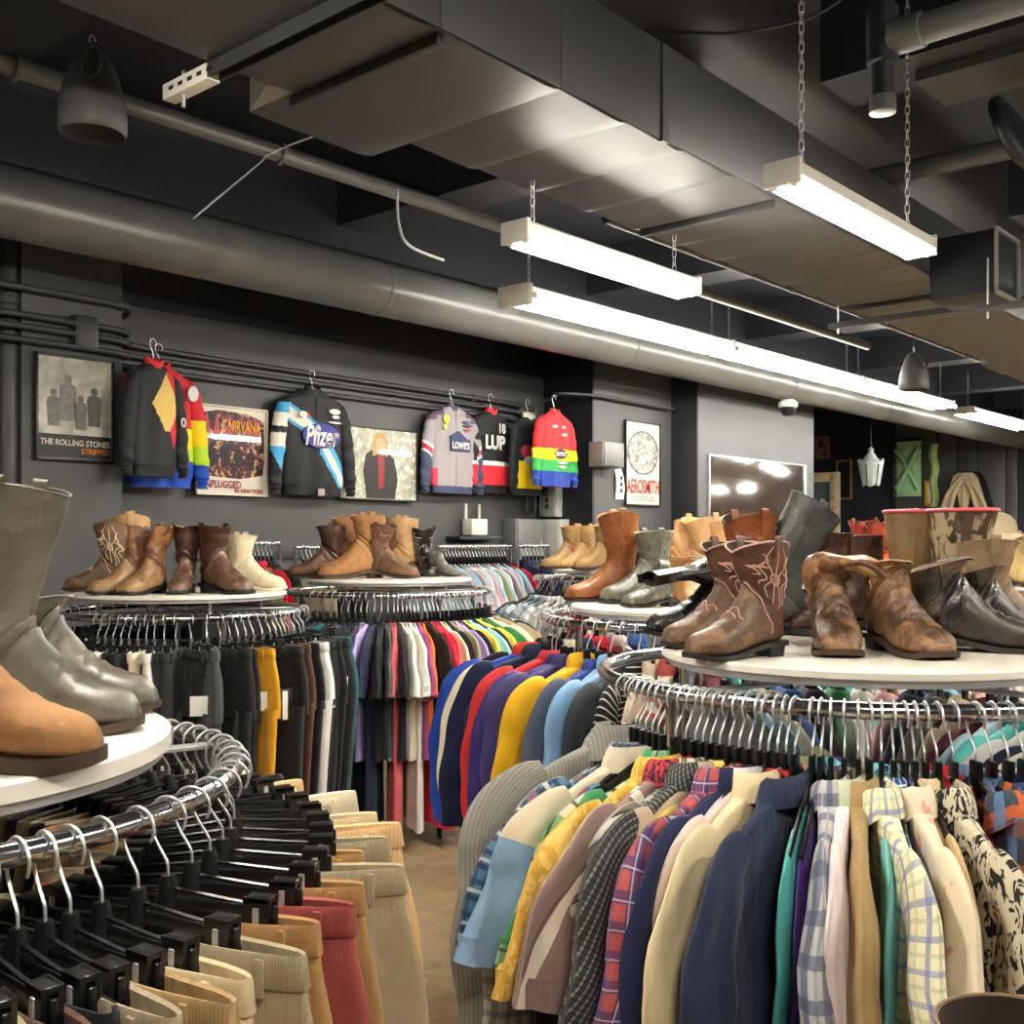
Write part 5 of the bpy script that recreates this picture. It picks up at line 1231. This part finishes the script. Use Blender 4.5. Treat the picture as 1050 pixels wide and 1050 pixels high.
# ------------------------------------------------------------------ racing jackets on the back wall
def wall_jacket(label, px, py_col, py_hem, zone, palette, width=.235, v=6.40, kind='jacket', hang_='wood', rz=0.0, sleeve='long', texts=(), thick=.05, hook_z=.10, cat='jacket', dropout=0.05, name='racing_jacket', collar='knit'):
    """zone(part, x, z, front) -> palette index; x across (picture right +), z below the collar, in units of the jacket's length"""
    u, zc = on_wall(px, py_col, v); _, zh = on_wall(px, py_hem, v); L = zc-zh
    hz = zc+.02
    t = thing(name, label, cat, (u, v, zc), rz)
    S = L
    K = 200; th = np.linspace(0, 2*PI, K, endpoint=False); c, s_ = np.cos(th), np.sin(th)
    rnd = np.random.RandomState(int(px)); p = rnd.rand(8)*6.28
    prof = [(0, .10, .05), (-.012, .13, .05), (-.04, .2, .055), (-.075, .27, .06), (-.12, .315, .06), (-.2, .33, .065), (-.4, .335, .07), (-.7, .345, .075), (-.88, .345, .075), (-.93, .325, .07), (-1.0, .315, .065)]
    R = 170; Q = crom(prof, R); P = np.zeros((R, K, 3))
    wk = width/.235
    for i, (z, w_, ty) in enumerate(Q):
        g = min(1, max(0, (-z-.08)/.3)); x = w_*wk*np.sign(c)*np.abs(c)**.75
        P[i, :, 0] = x*S; P[i, :, 1] = S*(-.01+ty*np.sign(s_)*np.abs(s_)**.8*.95+g*(.007*np.sin(17*x+p[0]+2*z)+.005*np.sin(31*x+p[1]-3*z)+.004*np.sin(9*z+5*x+p[2])*(1-.5*(s_ < 0)))); P[i, :, 2] = S*z
    cen = [(P[:, j].copy()) for j in (0,)]
    def mf(i, j):
        q = (P[i, j]+P[i+1, (j+1) % K])/2/S
        return zone('body', q[0]/wk, q[2], s_[j] < 0)
    m = MB(); m.grid(P, True, None, 0, False, True, mf); m.build('jacket_body', palette, t, 60)
    if sleeve != 'none':
        for sg in (1, -1):
            q = rnd.rand(3)*6.28; dr = dropout*sg
            pts = [(.21, -.085, .03, .035), (.275, -.125, .058, .045), (.33, -.2, .078, .05), (.37, -.36, .082, .052), (.40, -.55, .08, .05), (.42, -.75, .074, .045), (.43, -.90, .066, .04), (.43, -.94, .05, .035), (.43, -1.0, .046, .033)]
            if sleeve == 'short': pts = [(.22, -.07, .05, .04), (.29, -.11, .085, .05), (.35, -.2, .11, .055), (.40, -.36, .115, .05)]
            n = 150; Rr = crom(pts, n); kk = 64; tt = np.linspace(0, 2*PI, kk, endpoint=False); G = np.zeros((n, kk, 3))
            for i in range(n):
                d = Rr[min(i+1, n-1), :2]-Rr[max(i-1, 0), :2]; d /= np.linalg.norm(d); nn = np.array((-d[1], d[0])); f = i/(n-1)
                e = Rr[i, 2]*np.cos(tt)*(1+.04*math.sin(i*.6+q[0]))
                G[i, :, 0] = (Rr[i, 0]*wk+nn[0]*e)*sg*S; G[i, :, 2] = (Rr[i, 1]+nn[1]*e)*S; G[i, :, 1] = S*(Rr[i, 3]*np.sin(tt)+.012*math.sin(i*.35+q[1])*f-.035*f)
            def mf2(i, j):
                w_ = (G[i, j]+G[i+1, (j+1) % kk])/2/S
                return zone('sleeve_r' if sg > 0 else 'sleeve_l', w_[0]/wk, w_[2], tt[j] > PI)
            m = MB(); m.grid(G, True, None, 0, False, True, mf2); m.build('sleeve', palette, t, 60)
    ci = zone('collar', 0, 0, True)
    G = []
    if collar:
        for rx, ry, z in ((.105, .055, -.015), (.10, .055, .03), (.09, .05, .055), (.082, .044, .05), (.09, .04, -.03)):
            G.append([(S*rx*math.cos(a), S*(ry*math.sin(a)-.01), S*(z-(.045 if z > -.01 else .03)*max(0, -math.sin(a))**2)) for a in np.linspace(0, 2*PI, 37)[:-1]])
        m = MB(); m.grid(G, True); m.build('collar', palette[ci], t, 60)
    for tx in texts:
        w_, h, x, z, mat, txt = tx[:6]
        o = letters(txt, w_*S, h*S, mat, t, (x*S*wk, -S*(.078 if len(tx) < 7 else tx[6]), z*S), bold=.02, shear=.0 if len(tx) < 8 else tx[7])
    for i in range(0):
        pass
    # hanger
    hg = thing('wall_hanger', ('wooden' if hang_ == 'wood' else 'dark')+' hanger holding the '+' '.join(label.replace(', ', ' ').split()[:11]), 'hanger', (u, v, zc+.135), rz)
    wm = plain((176, 140, 104), .5) if hang_ == 'wood' else BLACKPL
    obj('hook', HOOK, STEEL, hg); obj('shoulder_bar', WARM, wm, hg)
    return t
def badge(parent, S, x, z, w_, h, mat, y=.074, name='badge', n=28):
    P = [(S*(x+w_/2*math.cos(a)), 0, S*(z+h/2*math.sin(a))) for a in np.linspace(0, 2*PI, n+1)[:-1]]
    return MB().prism(P, -S*(y+.012)-.003, -S*(y-.01)).build(name, mat, parent, 30)
def jl(px, a, b, v=6.40): return on_wall(px, a, v)[1]-on_wall(px, b, v)[1]
jc = lambda c, r=.6: cloth(c, None, r)
WHT, BLKC, RED_, YEL, LIME, BLU = jc((232, 230, 224)), jc((24, 24, 28)), jc((206, 28, 44)), jc((250, 214, 16)), jc((178, 210, 40)), jc((26, 74, 176))
def z_rain(part, x, z, fr):
    if part == 'collar': return 0
    if part == 'body':
        return 0 if z > -.50 else 1 if z > -.66 else 2 if z > -.78 else 3
    return 0 if z > -.42 else 1 if z > -.64 else 2 if z > -.80 else 3
S = jl(163, 377, 500, 6.30)
t = wall_jacket('red, yellow, lime and blue racing jacket, behind the black one', 163, 377, 500, z_rain, [RED_, YEL, LIME, BLU], .215, 6.30)
badge(t, S, .27, -.2, .10, .13, WHT); badge(t, S, .12, -.30, .10, .07, jc((60, 60, 110))); badge(t, S, .12, -.40, .12, .08, jc((200, 120, 130)))
badge(t, S, .11, -.62, .12, .09, jc((30, 40, 90))); badge(t, S, .11, -.73, .12, .08, jc((40, 40, 80)))
def z_blk(part, x, z, fr):
    if part == 'collar': return 2
    if part == 'body' and fr:
        d = abs(x-.12); lo = -.14-(.0); 
        if -.60 < z < -.06 and d < (.23*(1-abs(z+.36)/.28)): return 1
        if -.75 < z < -.05 and 0 < x-.10 < .24-.0*z and z > -.80+.0*x and abs(x-.24) < .12*(1-max(0, -.5-z)/.26): return 2
    return 0
t = wall_jacket('black jacket with a yellow and red diamond, hung over the rainbow racing jacket', 157, 373, 489, z_blk, [BLKC, jc((226, 190, 104)), jc((214, 40, 48))], .18, 6.06, hang_='plastic', rz=.25)
S = jl(157, 373, 489, 6.06)
letters('0', .07*S, .09*S, WHT, t, (.27*S, -.0985*S, -.50*S), bold=.03)

CY, CREAM_ = jc((70, 160, 208)), jc((226, 220, 204))
def z_pf(part, x, z, fr):
    if part == 'collar': return 0
    if part == 'body' and fr:
        d = z+.62*x+.0                       # band falling from upper left to lower right
        if x < .02:
            e = z+.18+.55*(x+.3)
            if -.14 < e < .045: return 2 if -.105 < e < .01 else 1
            return 0
        e = z+.46+1.35*(x-.05)
        if z > -.92 and -.17 < e < .12: return 2 if -.10 < e < .03 else 1
    if part == 'sleeve_l':
        if -.24 < z < -.14: return 1
        if -.37 < z <= -.24: return 2
        if -.43 < z <= -.40: return 3
        if -.56 < z <= -.43: return 2
        if z > -.78 and z <= -.56 and abs(x+.40) < .10*(1-(-.56-z)/.22): return 1
    return 0
PFB = plain((36, 44, 140), .6)
S = jl(320, 399, 508)
t = wall_jacket('black racing jacket with light blue bands and an oval blue logo', 320, 401, 508, z_pf, [BLKC, CY, CREAM_, jc((36, 44, 70))], .245)
badge(t, S, .04, -.425, .44, .235, PFB, .080, 'logo_oval', 40)
letters('Pfizer', .40*S, .20*S, WHT, t, (.045*S, -.0985*S, -.425*S), bold=.03, shear=.25)
letters('BOSCH', .13*S, .035*S, WHT, t, (.20*S, -.0985*S, -.20*S), bold=.03) if False else None
badge(t, S, .20, -.185, .13, .05, WHT, .079); badge(t, S, .21, -.235, .09, .03, WHT, .079); badge(t, S, .20, -.29, .16, .018, WHT, .079)
badge(t, S, -.17, -.24, .10, .06, jc((228, 214, 206)), .079); 
MB().prism([(-.13*S, 0, -.255*S), (-.09*S, 0, -.255*S), (-.11*S, 0, -.215*S)], -.0985*S, -.080*S).build('badge_mark', RED_, t)
MB().box((.0, -.079*S, -.5*S), (.008, .004, .86*S)).build('zip_placket', BLACKMAT, t)
MB().box((.03*S, -.0985*S, -.955*S), (.08*S, .005, .07*S), 0, .002).build('hem_label', jc((160, 150, 140)), t)

LG, SL = jc((152, 145, 149)), jc((60, 68, 96))
def z_lo(part, x, z, fr):
    if part == 'collar': return 1
    if part == 'body':
        if z < -.92: return 1
        if abs(x) > .285 and z < -.72: return 2
        if abs(x) > .17 and z > -.11: return 4
        return 0
    e = z+.50-.6*(abs(x)-.40)
    if z > -.17: return 4
    if e > .06: return 0
    if e > .02: return 3
    if e > -.04: return 2
    if e > -.07: return 3
    return 1
S = jl(463, 416, 506)
t = wall_jacket('pale grey and slate racing jacket with a house-shaped logo', 463, 418, 506, z_lo, [LG, SL, jc((206, 60, 80)), WHT, jc((92, 76, 92))], .245)
LO = plain((38, 50, 96), .6)
MB().prism([(-.10*S, 0, -.50*S), (.21*S, 0, -.50*S), (.21*S, 0, -.36*S), (.16*S, 0, -.36*S), (.02*S, 0, -.27*S), (-.12*S, 0, -.34*S), (-.10*S, 0, -.36*S)], -.0985*S, -.079*S).build('logo_house', LO, t)
letters("LOWE'S", .28*S, .085*S, WHT, t, (.055*S, -.0985*S, -.435*S), bold=.04)
badge(t, S, -.17, -.15, .10, .09, jc((222, 200, 70)), .079); badge(t, S, -.19, -.24, .05, .06, jc((222, 206, 90)), .079); badge(t, S, .17, -.16, .14, .03, jc((80, 90, 130)), .079); badge(t, S, .18, -.20, .15, .03, jc((70, 70, 100)), .079); badge(t, S, .18, -.25, .11, .03, jc((200, 90, 90)), .079)
MB().box((0, -.078*S, -.5*S), (.006, .004, .9*S)).build('zip_placket', plain((120, 116, 120), .5), t)

def z_ku(part, x, z, fr):
    if part == 'collar': return 1
    if z > -.62: return 0
    if z > -.66: return 2
    if z > -.9: return 1
    return 0
S = jl(503, 420, 508)
t = wall_jacket('black pullover with a red hem band and white lettering', 503, 422, 506, z_ku, [BLKC, jc((206, 40, 52)), WHT], .185, 6.40, hang_='plastic', collar='knit', cat='pullover', name='racing_pullover')
letters('18', .11*S, .12*S, WHT, t, (.10*S, -.0985*S, -.20*S), bold=.04); letters('LUP', .34*S, .17*S, WHT, t, (-.02*S, -.0985*S, -.37*S), bold=.05)
def z_3(part, x, z, fr):
    if part == 'collar': return 2
    if part == 'body' and -.92 < z < -.58 and x > -.34: return 1
    return 0
S = jl(531, 424, 512)
t = wall_jacket('black pullover with a yellow panel and a blue number', 541, 427, 508, z_3, [jc((26, 34, 36)), YEL, jc((210, 206, 190))], .165, 6.28, hang_='plastic', cat='pullover', name='racing_pullover')
letters('38', .13*S, .12*S, plain((40, 120, 190), .6), t, (.05*S, -.0985*S, -.28*S), bold=.04)
badge(t, S, -.11, -.42, .2, .15, jc((170, 50, 70)), .080); badge(t, S, -.08, -.52, .14, .1, WHT, .082)
def z_du(part, x, z, fr):
    if part == 'collar': return 0
    return 0 if z > -.50 else 1 if z > -.64 else 2 if z > -.80 else 3
S = jl(565, 423, 499, 6.03)
t = wall_jacket('red, yellow, green and blue racing jacket by the wall corner', 568, 423, 499, z_du, [jc((214, 32, 38)), YEL, jc((40, 150, 70)), jc((32, 60, 150))], .225, 6.03)
badge(t, S, .04, -.565, .26, .13, plain((30, 34, 60), .6), .080, 'logo_oval', 40); letters('DU PONT', .22*S, .06*S, WHT, t, (.04*S, -.0985*S, -.565*S), bold=.03)
for x, z, w_ in ((-.08, -.2, .1), (.1, -.2, .06), (.12, -.3, .1), (.08, -.68, .2), (.08, -.74, .14)): badge(t, S, x, z, w_, .035, WHT, .080)

# ------------------------------------------------------------------ posters and wall things
def poster(label, x0, x1, ytl, ybl, v, frame_mat, print_mat, fw=.02, cat='poster', name='framed_poster', pane=True, ytr=None):
    u0, z1 = on_wall(x0, ytl, v); _, z0 = on_wall(x0, ybl, v); u1, _ = on_wall(x1, ytl, v)
    w_, h = u1-u0, z1-z0
    t = thing(name, label, cat, ((u0+u1)/2, v, (z0+z1)/2))
    m = MB()
    for sx in (-1, 1): m.box((sx*(w_/2-fw/2), -.012, 0), (fw, .024, h), 0, .003)
    for sz in (-1, 1): m.box((0, -.012, sz*(h/2-fw/2)), (w_-2*fw, .024, fw), 0, .003)
    m.build('frame', frame_mat, t); MB().box((0, -.005, 0), (w_-fw, .008, h-fw)).build('print', print_mat, t)
    if pane: MB().box((0, -.016, 0), (w_-2*fw, .003, h-2*fw)).build('glazing', glassy(), t)
    return t, w_, h
def figure(parent, x, z, s, mat, y=-.0095, name='printed_figure', seat=False):
    """flat printed silhouette of a person"""
    o = [(-.16, -.5), (-.18, -.1), (-.2, .15), (-.16, .26), (-.06, .3), (-.09, .36), (-.085, .46), (0, .5), (.085, .46), (.09, .36), (.06, .3), (.16, .26), (.2, .15), (.18, -.1), (.16, -.5)]
    return MB().prism([(x+px_*s, 0, z+pz*s) for px_, pz in o], y-.001, y).build(name, mat, parent)
BLKF = plain((18, 18, 18), .4)
PHOTO = printed((220, 216, 202), (164, 160, 150), 9, .35, .65, .4, None, (1, 1, 1), .4, 'Object')
t, w_, h = poster('framed black and white band poster with white and orange lettering on the pier', 35, 116, 360, 471, 6.18, BLKF, PHOTO, .016)
FG = [plain((112, 110, 104), .5, 0, .3, 30), plain((88, 86, 82), .5, 0, .3, 30), plain((128, 126, 118), .5, 0, .3, 30)]
for x, z, s, k in ((-.06, .10, .40, 2), (.15, .03, .34, 1), (.04, -.03, .30, 0), (-.17, .0, .32, 0)): figure(t, x*w_*1.6, z*h, s*h*1.1, FG[k])
MB().box((0, -.0105, -.36*h), (w_-.04, .002, .22*h)).build('caption_band', plain((26, 25, 24), .5), t)
letters('THE ROLLING STONES', w_*.88, h*.06, WHITELAM, t, (0, -.0125, -.325*h), bold=.03)
letters('STRIPPED', w_*.37, h*.055, plain((222, 132, 60), .6), t, (.255*w_, -.0125, -.40*h), bold=.03)
letters('LIVE', w_*.18, h*.05, plain((110, 40, 36), .6), t, (-.35*w_, -.0125, -.42*h), bold=.02) if False else None

OFFW = plain((226, 218, 202), .5, 0, .03)
STAGE = printed((56, 40, 48), (150, 80, 90), 26, .5, .62, 1.2, (206, 160, 110), (1, 1, 1), .5, 'Object')
t, w_, h = poster('white-framed concert poster with a stage photo and red lettering', 200, 273, 413, 507, 6.46, OFFW, OFFW, .012)
st = [(x*w_, 0, z*h) for x, z in ((-.44, .40), (-.2, .45), (.2, .43), (.45, .36), (.46, -.1), (.43, -.26), (.1, -.31), (-.3, -.29), (-.45, -.22))]
MB().prism(st, -.011, -.0092).build('stage_photo', STAGE, t)
for k, x in enumerate((-.36, -.22, -.05, .22, .33)):
    MB().prism([(x*w_-.004, 0, .40*h), (x*w_+.008, 0, .40*h), (x*w_+.035, 0, .16*h), (x*w_-.03, 0, .16*h)], -.0118, -.0112).build('printed_beam', plain((190, 70, 80), .6), t)
for x, z in ((-.3, -.05), (-.12, -.02), (.08, -.04), (.26, -.08)): figure(t, x*w_, z*h, .26*h, plain((40, 30, 34), .6, 0, .3, 40), -.0125)
letters('NIRVANA', w_*.46, h*.13, plain((236, 168, 50), .6), t, (.17*w_, -.0145, .28*h), bold=.02)
letters('UNPLUGGED', w_*.56, h*.085, plain((160, 40, 40), .6), t, (-.16*w_, -.0125, -.375*h), bold=.02)
letters('IN NEW YORK', w_*.42, h*.05, plain((160, 40, 40), .6), t, (.24*w_, -.0125, -.445*h), bold=.02)

MIRR = printed((206, 200, 180), (150, 152, 140), 22, .3, .75, .6, (236, 232, 214), (1, 1, 1), .4, 'Object')
t, w_, h = poster('framed picture of a long-haired person in a dark jacket, beside the black racing jacket', 346, 427, 434, 512, 6.46, BLKF, MIRR, .014, 'framed picture', 'framed_picture')
PX = [(-.16, -.47), (-.2, -.1), (-.17, .12), (-.09, .19), (-.03, .2), (.05, .2), (.1, .17), (.19, .08), (.24, -.2), (.2, -.47)]
MB().prism([(x*w_, 0, z*h) for x, z in PX], -.0105, -.0092).build('printed_jacket', plain((40, 38, 34), .5, 0, .2, 30), t)
MB().prism([(x*w_, 0, z*h) for x, z in ((-.01, -.35), (-.02, .12), (.03, .18), (.07, .1), (.06, -.32))], -.0115, -.0106).build('printed_shirt', plain((150, 50, 48), .6, 0, .3, 50), t)
MB().prism([(x*w_, 0, z*h) for x, z in ((-.08, .1), (-.09, .3), (-.05, .41), (.02, .44), (.08, .41), (.11, .28), (.10, .1), (.06, .14), (-.03, .13))], -.0115, -.0106).build('printed_hair', plain((190, 160, 100), .6, 0, .2, 60), t)
MB().prism([(x*w_, 0, z*h) for x, z in ((-.03, .18), (-.04, .3), (.0, .36), (.05, .35), (.07, .27), (.05, .17), (.02, .14))], -.0125, -.0116).build('printed_face', plain((214, 176, 144), .6), t)

t, w_, h = poster('tall white band poster with a drawn emblem and big red lettering', 640, 676, 430, 518, V2-.01, BLKF, OFFW, .014)
SK = printed((206, 202, 192), (130, 128, 122), 22, .46, .56, 1.4, None, (1, 1, 1), .6, 'Object')
MB().prism([(.46*w_*math.cos(a), 0, .13*h+.27*h*math.sin(a)) for a in np.linspace(0, 2*PI, 41)[:-1]], -.0108, -.0092).build('drawn_emblem', SK, t)
MB().tube([(.42*w_*math.cos(a), -.0108, .13*h+.25*h*math.sin(a)) for a in np.linspace(0, 2*PI, 41)[:-1]], .006, 6, True).build('emblem_ring', plain((96, 96, 92), .6), t)
letters('AEROSMITH', w_*.92, h*.17, plain((222, 74, 66), .6), t, (0, -.0125, -.27*h), bold=.02)
for k in range(2): MB().box((0, -.0098, -.395*h-.035*h*k), (w_*.66, .0012, h*.018)).build('printed_line', plain((160, 160, 154), .6), t)

# electrical boxes, notices, odd fittings
def wbox(label, x0, x1, y0, y1, v, dpt, mat, name='electrical_box', cat='electrical box', face=None):
    u0, z1 = on_wall(x0, y0, v-dpt); _, z0 = on_wall(x0, y1, v-dpt); u1, _ = on_wall(x1, y0, v-dpt)
    t = thing(name, label, cat, ((u0+u1)/2, v, z0)); w_, h = u1-u0, z1-z0
    MB().box((0, -dpt/2, h/2), (w_, dpt, h), 0, .008).build('box_body', mat, t)
    MB().box((0, -dpt-.005, h/2), (w_*.9, .012, h*.93), 0, .004).build('cover', face or mat, t)
    MB().box((w_*.36, -dpt-.014, h*.5), (.012, .012, .05), 0, .003).build('latch', STEEL, t)
    return t, w_, h
GB = plain((104, 106, 106), .45, 0, .1); LGB = plain((168, 170, 166), .45, 0, .08)
wbox('dark grey electrical panel below the yellow-panelled pullover', 529, 558, 532, 582, 6.5, .16, GB)
def end_box(px0, px1, py0, py1, u):
    y1, z1 = on_end(px0, py0, u); y0, z0 = on_end(px1, py1, u)
    return (y0+y1)/2, (z0+z1)/2, y1-y0, z1-z0
def fbox(label, x0, x1, y0, y1, uf, dpt, mat):
    yc, zc, w_, h = end_box(x0, x1, y0, y1, uf)
    t = thing('electrical_box', label, 'electrical box', (uf, yc, zc-h/2), -PI/2)
    MB().box((0, -dpt/2, h/2), (w_, dpt, h), 0, .008).build('box_body', mat, t)
    MB().box((0, -dpt-.005, h/2), (w_*.9, .012, h*.93), 0, .004).build('cover', mat, t)
    return t, w_, h
fbox('light grey electrical box below the rainbow jacket by the corner', 561, 584, 533, 574, 7.87, .14, LGB)
t, w_, h = fbox('narrow grey switch box just under the rainbow jacket by the corner', 560, 577, 500, 530, 7.87, .1, LGB)
for k in range(3): MB().box((0, -.112, h*(.35+.2*k)), (.03, .012, .04), 0, .003).build('switch', BLACKMAT, t)
wbox('dark grey wall box beside the red poster', 618, 640, 452, 478, V2, .16, GB)
t = thing('paper_notice', 'small white paper notice with dark characters below the wall box', 'notice', (on_wall(635, 497, V2)[0], V2, on_wall(635, 512, V2)[1]))
MB().grid([[(-.07, -.006, 0), (.06, -.006, 0)], [(-.075, -.02, .1), (.065, -.02, .1)], [(-.08, -.022, .2), (.06, -.01, .2)], [(-.085, -.008, .27), (.02, -.004, .29)]], False).build('sheet', CARD, t)
for k in range(3): MB().box((.0, -.026, .08+.06*k), (.035, .003, .035), 0, .001, Matrix.Rotation(.3*k, 3, 'Y')).build('printed_character', BLACKMAT, t)
u, z = on_wall(487, 550, 6.42)
t = thing('plastic_holder', 'small cream plastic holder with two upright prongs against the wall', 'holder', (u, 6.42, z))
MB().box((0, 0, .08), (.2, .12, .14), 0, .01).build('box_body', OFFW, t)
for x in (-.085, .085): MB().box((x, .03, .2), (.02, .02, .16), 0, .004).build('prong', OFFW, t)
tt = thing('wall_ledge', 'dark ledge on the back wall under the cream holder', 'ledge', (u, 6.42, z))
MB().box((0, .0, -.015), (.55, .17, .03), 0, .004).build('board', DARKP, tt)

# the wall mirror
u0, z1 = on_wall(728, 467, V3-.02); u1, _ = on_wall(826, 467, V3-.02); _, z0 = on_wall(728, 570, V3-.02)
t = thing('wall_mirror_panel', 'large tinted mirror on the pale wall behind the boots', 'mirror', ((u0+u1)/2, V3, (z0+z1)/2))
MB().box((0, -.012, 0), (u1-u0, .02, z1-z0), 0, .003).build('mirror_glass', plain((62, 52, 45), .14, .1, .2, 3, 0, 60, .8, 1), t)
m = MB()
for sx in (-1, 1): m.box((sx*((u1-u0)/2+.006), -.013, 0), (.014, .026, z1-z0), 0, .002)
for sz in (-1, 1): m.box((0, -.013, sz*((z1-z0)/2+.006)), (u1-u0+.026, .026, .014), 0, .002)
m.build('frame', STEEL, t)

# ------------------------------------------------------------------ things on the end wall
def end_frame(label, px0, px1, py0, py1, u, fmat, pmat, fw, cat='picture', dpt=.05, pane=True):
    yc, zc, w_, h = end_box(px0, px1, py0, py1, u)
    t = thing('framed_picture', label, cat, (u, yc, zc), -PI/2)          # local -y faces the room
    m = MB()
    for sx in (-1, 1): m.box((sx*(w_/2-fw/2), -dpt/2, 0), (fw, dpt, h), 0, .008)
    for sz in (-1, 1): m.box((0, -dpt/2, sz*(h/2-fw/2)), (w_-2*fw, dpt, fw), 0, .008)
    m.build('frame', fmat, t); MB().box((0, -.012, 0), (w_-fw, .016, h-fw)).build('print', pmat, t)
    if pane: MB().box((0, -.026, 0), (w_-2*fw, .003, h-2*fw)).build('glazing', glassy(), t)
    return t, w_, h
GOLD = plain((176, 140, 78), .4, .4, .15); WOODF = plain((132, 98, 74), .5, 0, .2)
end_frame('small wooden picture frame high beside the mirror wall', 837, 851, 448, 470, UE, WOODF, printed((60, 52, 46), (150, 140, 120), 8, .45, .55, .5, None, (1, 1, 1), .5, 'Object'), .06)
end_frame('gilt-edged dark picture beside the hanging glass lantern', 858, 874, 472, 512, UE, GOLD, plain((30, 27, 26), .4), .03)
t, w_, h = end_frame('large cream ornate frame leaning behind the dark brown boots', 818, 862, 486, 560, UE-.9, plain((206, 190, 156), .6, 0, .15, 14, .5, 30), plain((96, 108, 116), .2), .16, 'picture frame', .09)
for sx in (-1, 1):
    for k in range(7): MB().lathe([(.001, -.02), (.05, -.012), (.055, 0), (.04, .012), (.001, .02)], 14, 0, (0, 0, 0), False, False).build('carved_boss', plain((196, 178, 140), .6), t).matrix_local = Matrix.Translation((sx*(w_/2-.08), -.095, -h/2+.1+(h-.2)*k/6)) @ Matrix.Rotation(PI/2, 4, 'X')
end_frame('tiny bright gold frame on the pale pier', 949, 959, 493, 519, UE-.12, plain((214, 170, 60), .4, .3), CARD, .05, 'picture', .05)
yc, zc, w_, h = end_box(917, 946, 453, 510, UE-.12)
MINT = plain((150, 196, 152), .6, 0, .08); DKM = plain((70, 76, 68), .6)
t = thing('relief_panel', 'pale green panel with crossed carved bands on the pale pier', 'wall panel', (UE-.12, yc, zc), -PI/2)
MB().box((0, -.03, 0), (w_, .06, h), 0, .006).build('backing', DKM, t)
MB().grid([[(x*w_, -.065-.05*math.cos(x*PI*.95), z*h) for x in np.linspace(-.34, .5, 14)] for z in np.linspace(-.48, .48, 6)], False).build('panel_face', MINT, t)
for sg in (-1, 1):
    pts = crom([(-.34*w_, -.10, sg*.34*h), (-.1*w_, -.14, sg*.18*h), (.2*w_, -.14, -sg*.1*h), (.42*w_, -.09, -sg*.36*h)], 20)
    MB().tube(pts, [.05]*20, 10).build('carved_band', MINT, t)
yc, zc, w_, h = end_box(955, 964, 456, 520, UE-.05)
t = thing('relief_panel', 'narrow sliver of a second green carved panel beside the tiny gold frame', 'wall panel', (UE-.05, yc, zc), -PI/2)
MB().grid([[(x*w_+.02*math.sin(z*14), -.08-.06*math.cos(x*PI), z*h) for x in np.linspace(-.5, .5, 8)] for z in np.linspace(-.5, .5, 14)], False).build('panel_face', plain((176, 204, 140), .6), t)
yc, zc, w_, h = end_box(957, 1018, 484, 552, UE-.5)
TAN_ = plain((196, 180, 146), .65, 0, .1)
t = thing('carved_arch', 'tan carved pointed arch relief hung against the dark boards', 'wall carving', (UE-.3, yc, zc), -PI/2)
out = [(-.5, -.5), (-.42, -.1), (-.2, .45), (-.12, .5), (.15, .5), (.24, .42), (.42, -.1), (.5, -.5)]
MB().prism([(x*w_, 0, z*h) for x, z in out], -.10, .16).build('backing', BLACKMAT, t)
MB().prism([(x*w_*.93, 0, z*h*.95) for x, z in out], -.13, -.10).build('face', TAN_, t)
for k, (x0, x1) in enumerate(((-.42, -.03), (-.24, 0), (.24, 0), (.42, .03))):
    pts = crom([(x0*w_, -.14, -.48*h), (x0*w_*.95, -.16, -.15*h), (x0*w_*.6, -.17, .18*h), (x1*w_, -.16, .42*h)], 18)
    MB().tube(pts, .035, 10).build('carved_rib', TAN_, t)
MB().box((0, -.145, -.05*h), (.05, .04, .8*h), 0, .01).build('carved_rib', TAN_, t)
for x in (-.13, .13):
    MB().prism([((x+px_*.09)*w_, 0, (pz*.3-.05)*h) for px_, pz in ((-.8, -1), (.8, -1), (.7, 0), (0, 1), (-.7, 0))], -.134, -.131).build('opening', BLACKMAT, t)
MB().tube([(0, -.05, h*.5), (0, -.02, ZC-zc)], .006, 6).build('cable', BLACKMAT, t)
a = at(893, 14.0); z = CAMH+(HY-497)*14.0/FPX
t = thing('hanging_lantern', 'small pale glass lantern hanging before the dark end wall', 'lantern', (a[0], a[1], z))
t.scale = (1.3, 1.3, 1.3)
PG = plain((150, 160, 156), .15, 0, .04)
for k in range(6):
    q = k*PI/3; q2 = q+PI/3; c0 = lambda r, z_, f: (r*math.cos(q+(q2-q)*f), r*math.sin(q+(q2-q)*f), z_)
    MB().grid([[c0(.085, .0, .08), c0(.085, -.02, .5), c0(.085, .0, .92)], [c0(.125, .22, .05), c0(.122, .22, .5), c0(.125, .22, .95)], [c0(.127, .24, .3), c0(.124, .26, .5), c0(.127, .24, .7)]], False).build('glass_pane', PG, t, 20)
MB().lathe([(.125, .2), (.12, .225), (.07, .26), (.035, .31), (.02, .33), (.03, .345), (.012, .37)], 12).build('cap', PG, t, 20)
MB().tube([(0, 0, .02), (0, 0, .24)], .018, 10).build('candle', CARD, t)
MB().tube([(0, 0, .36), (0, 0, (ZC-z)/1.3)], .005, 6).build('chain', BLACKMAT, t)
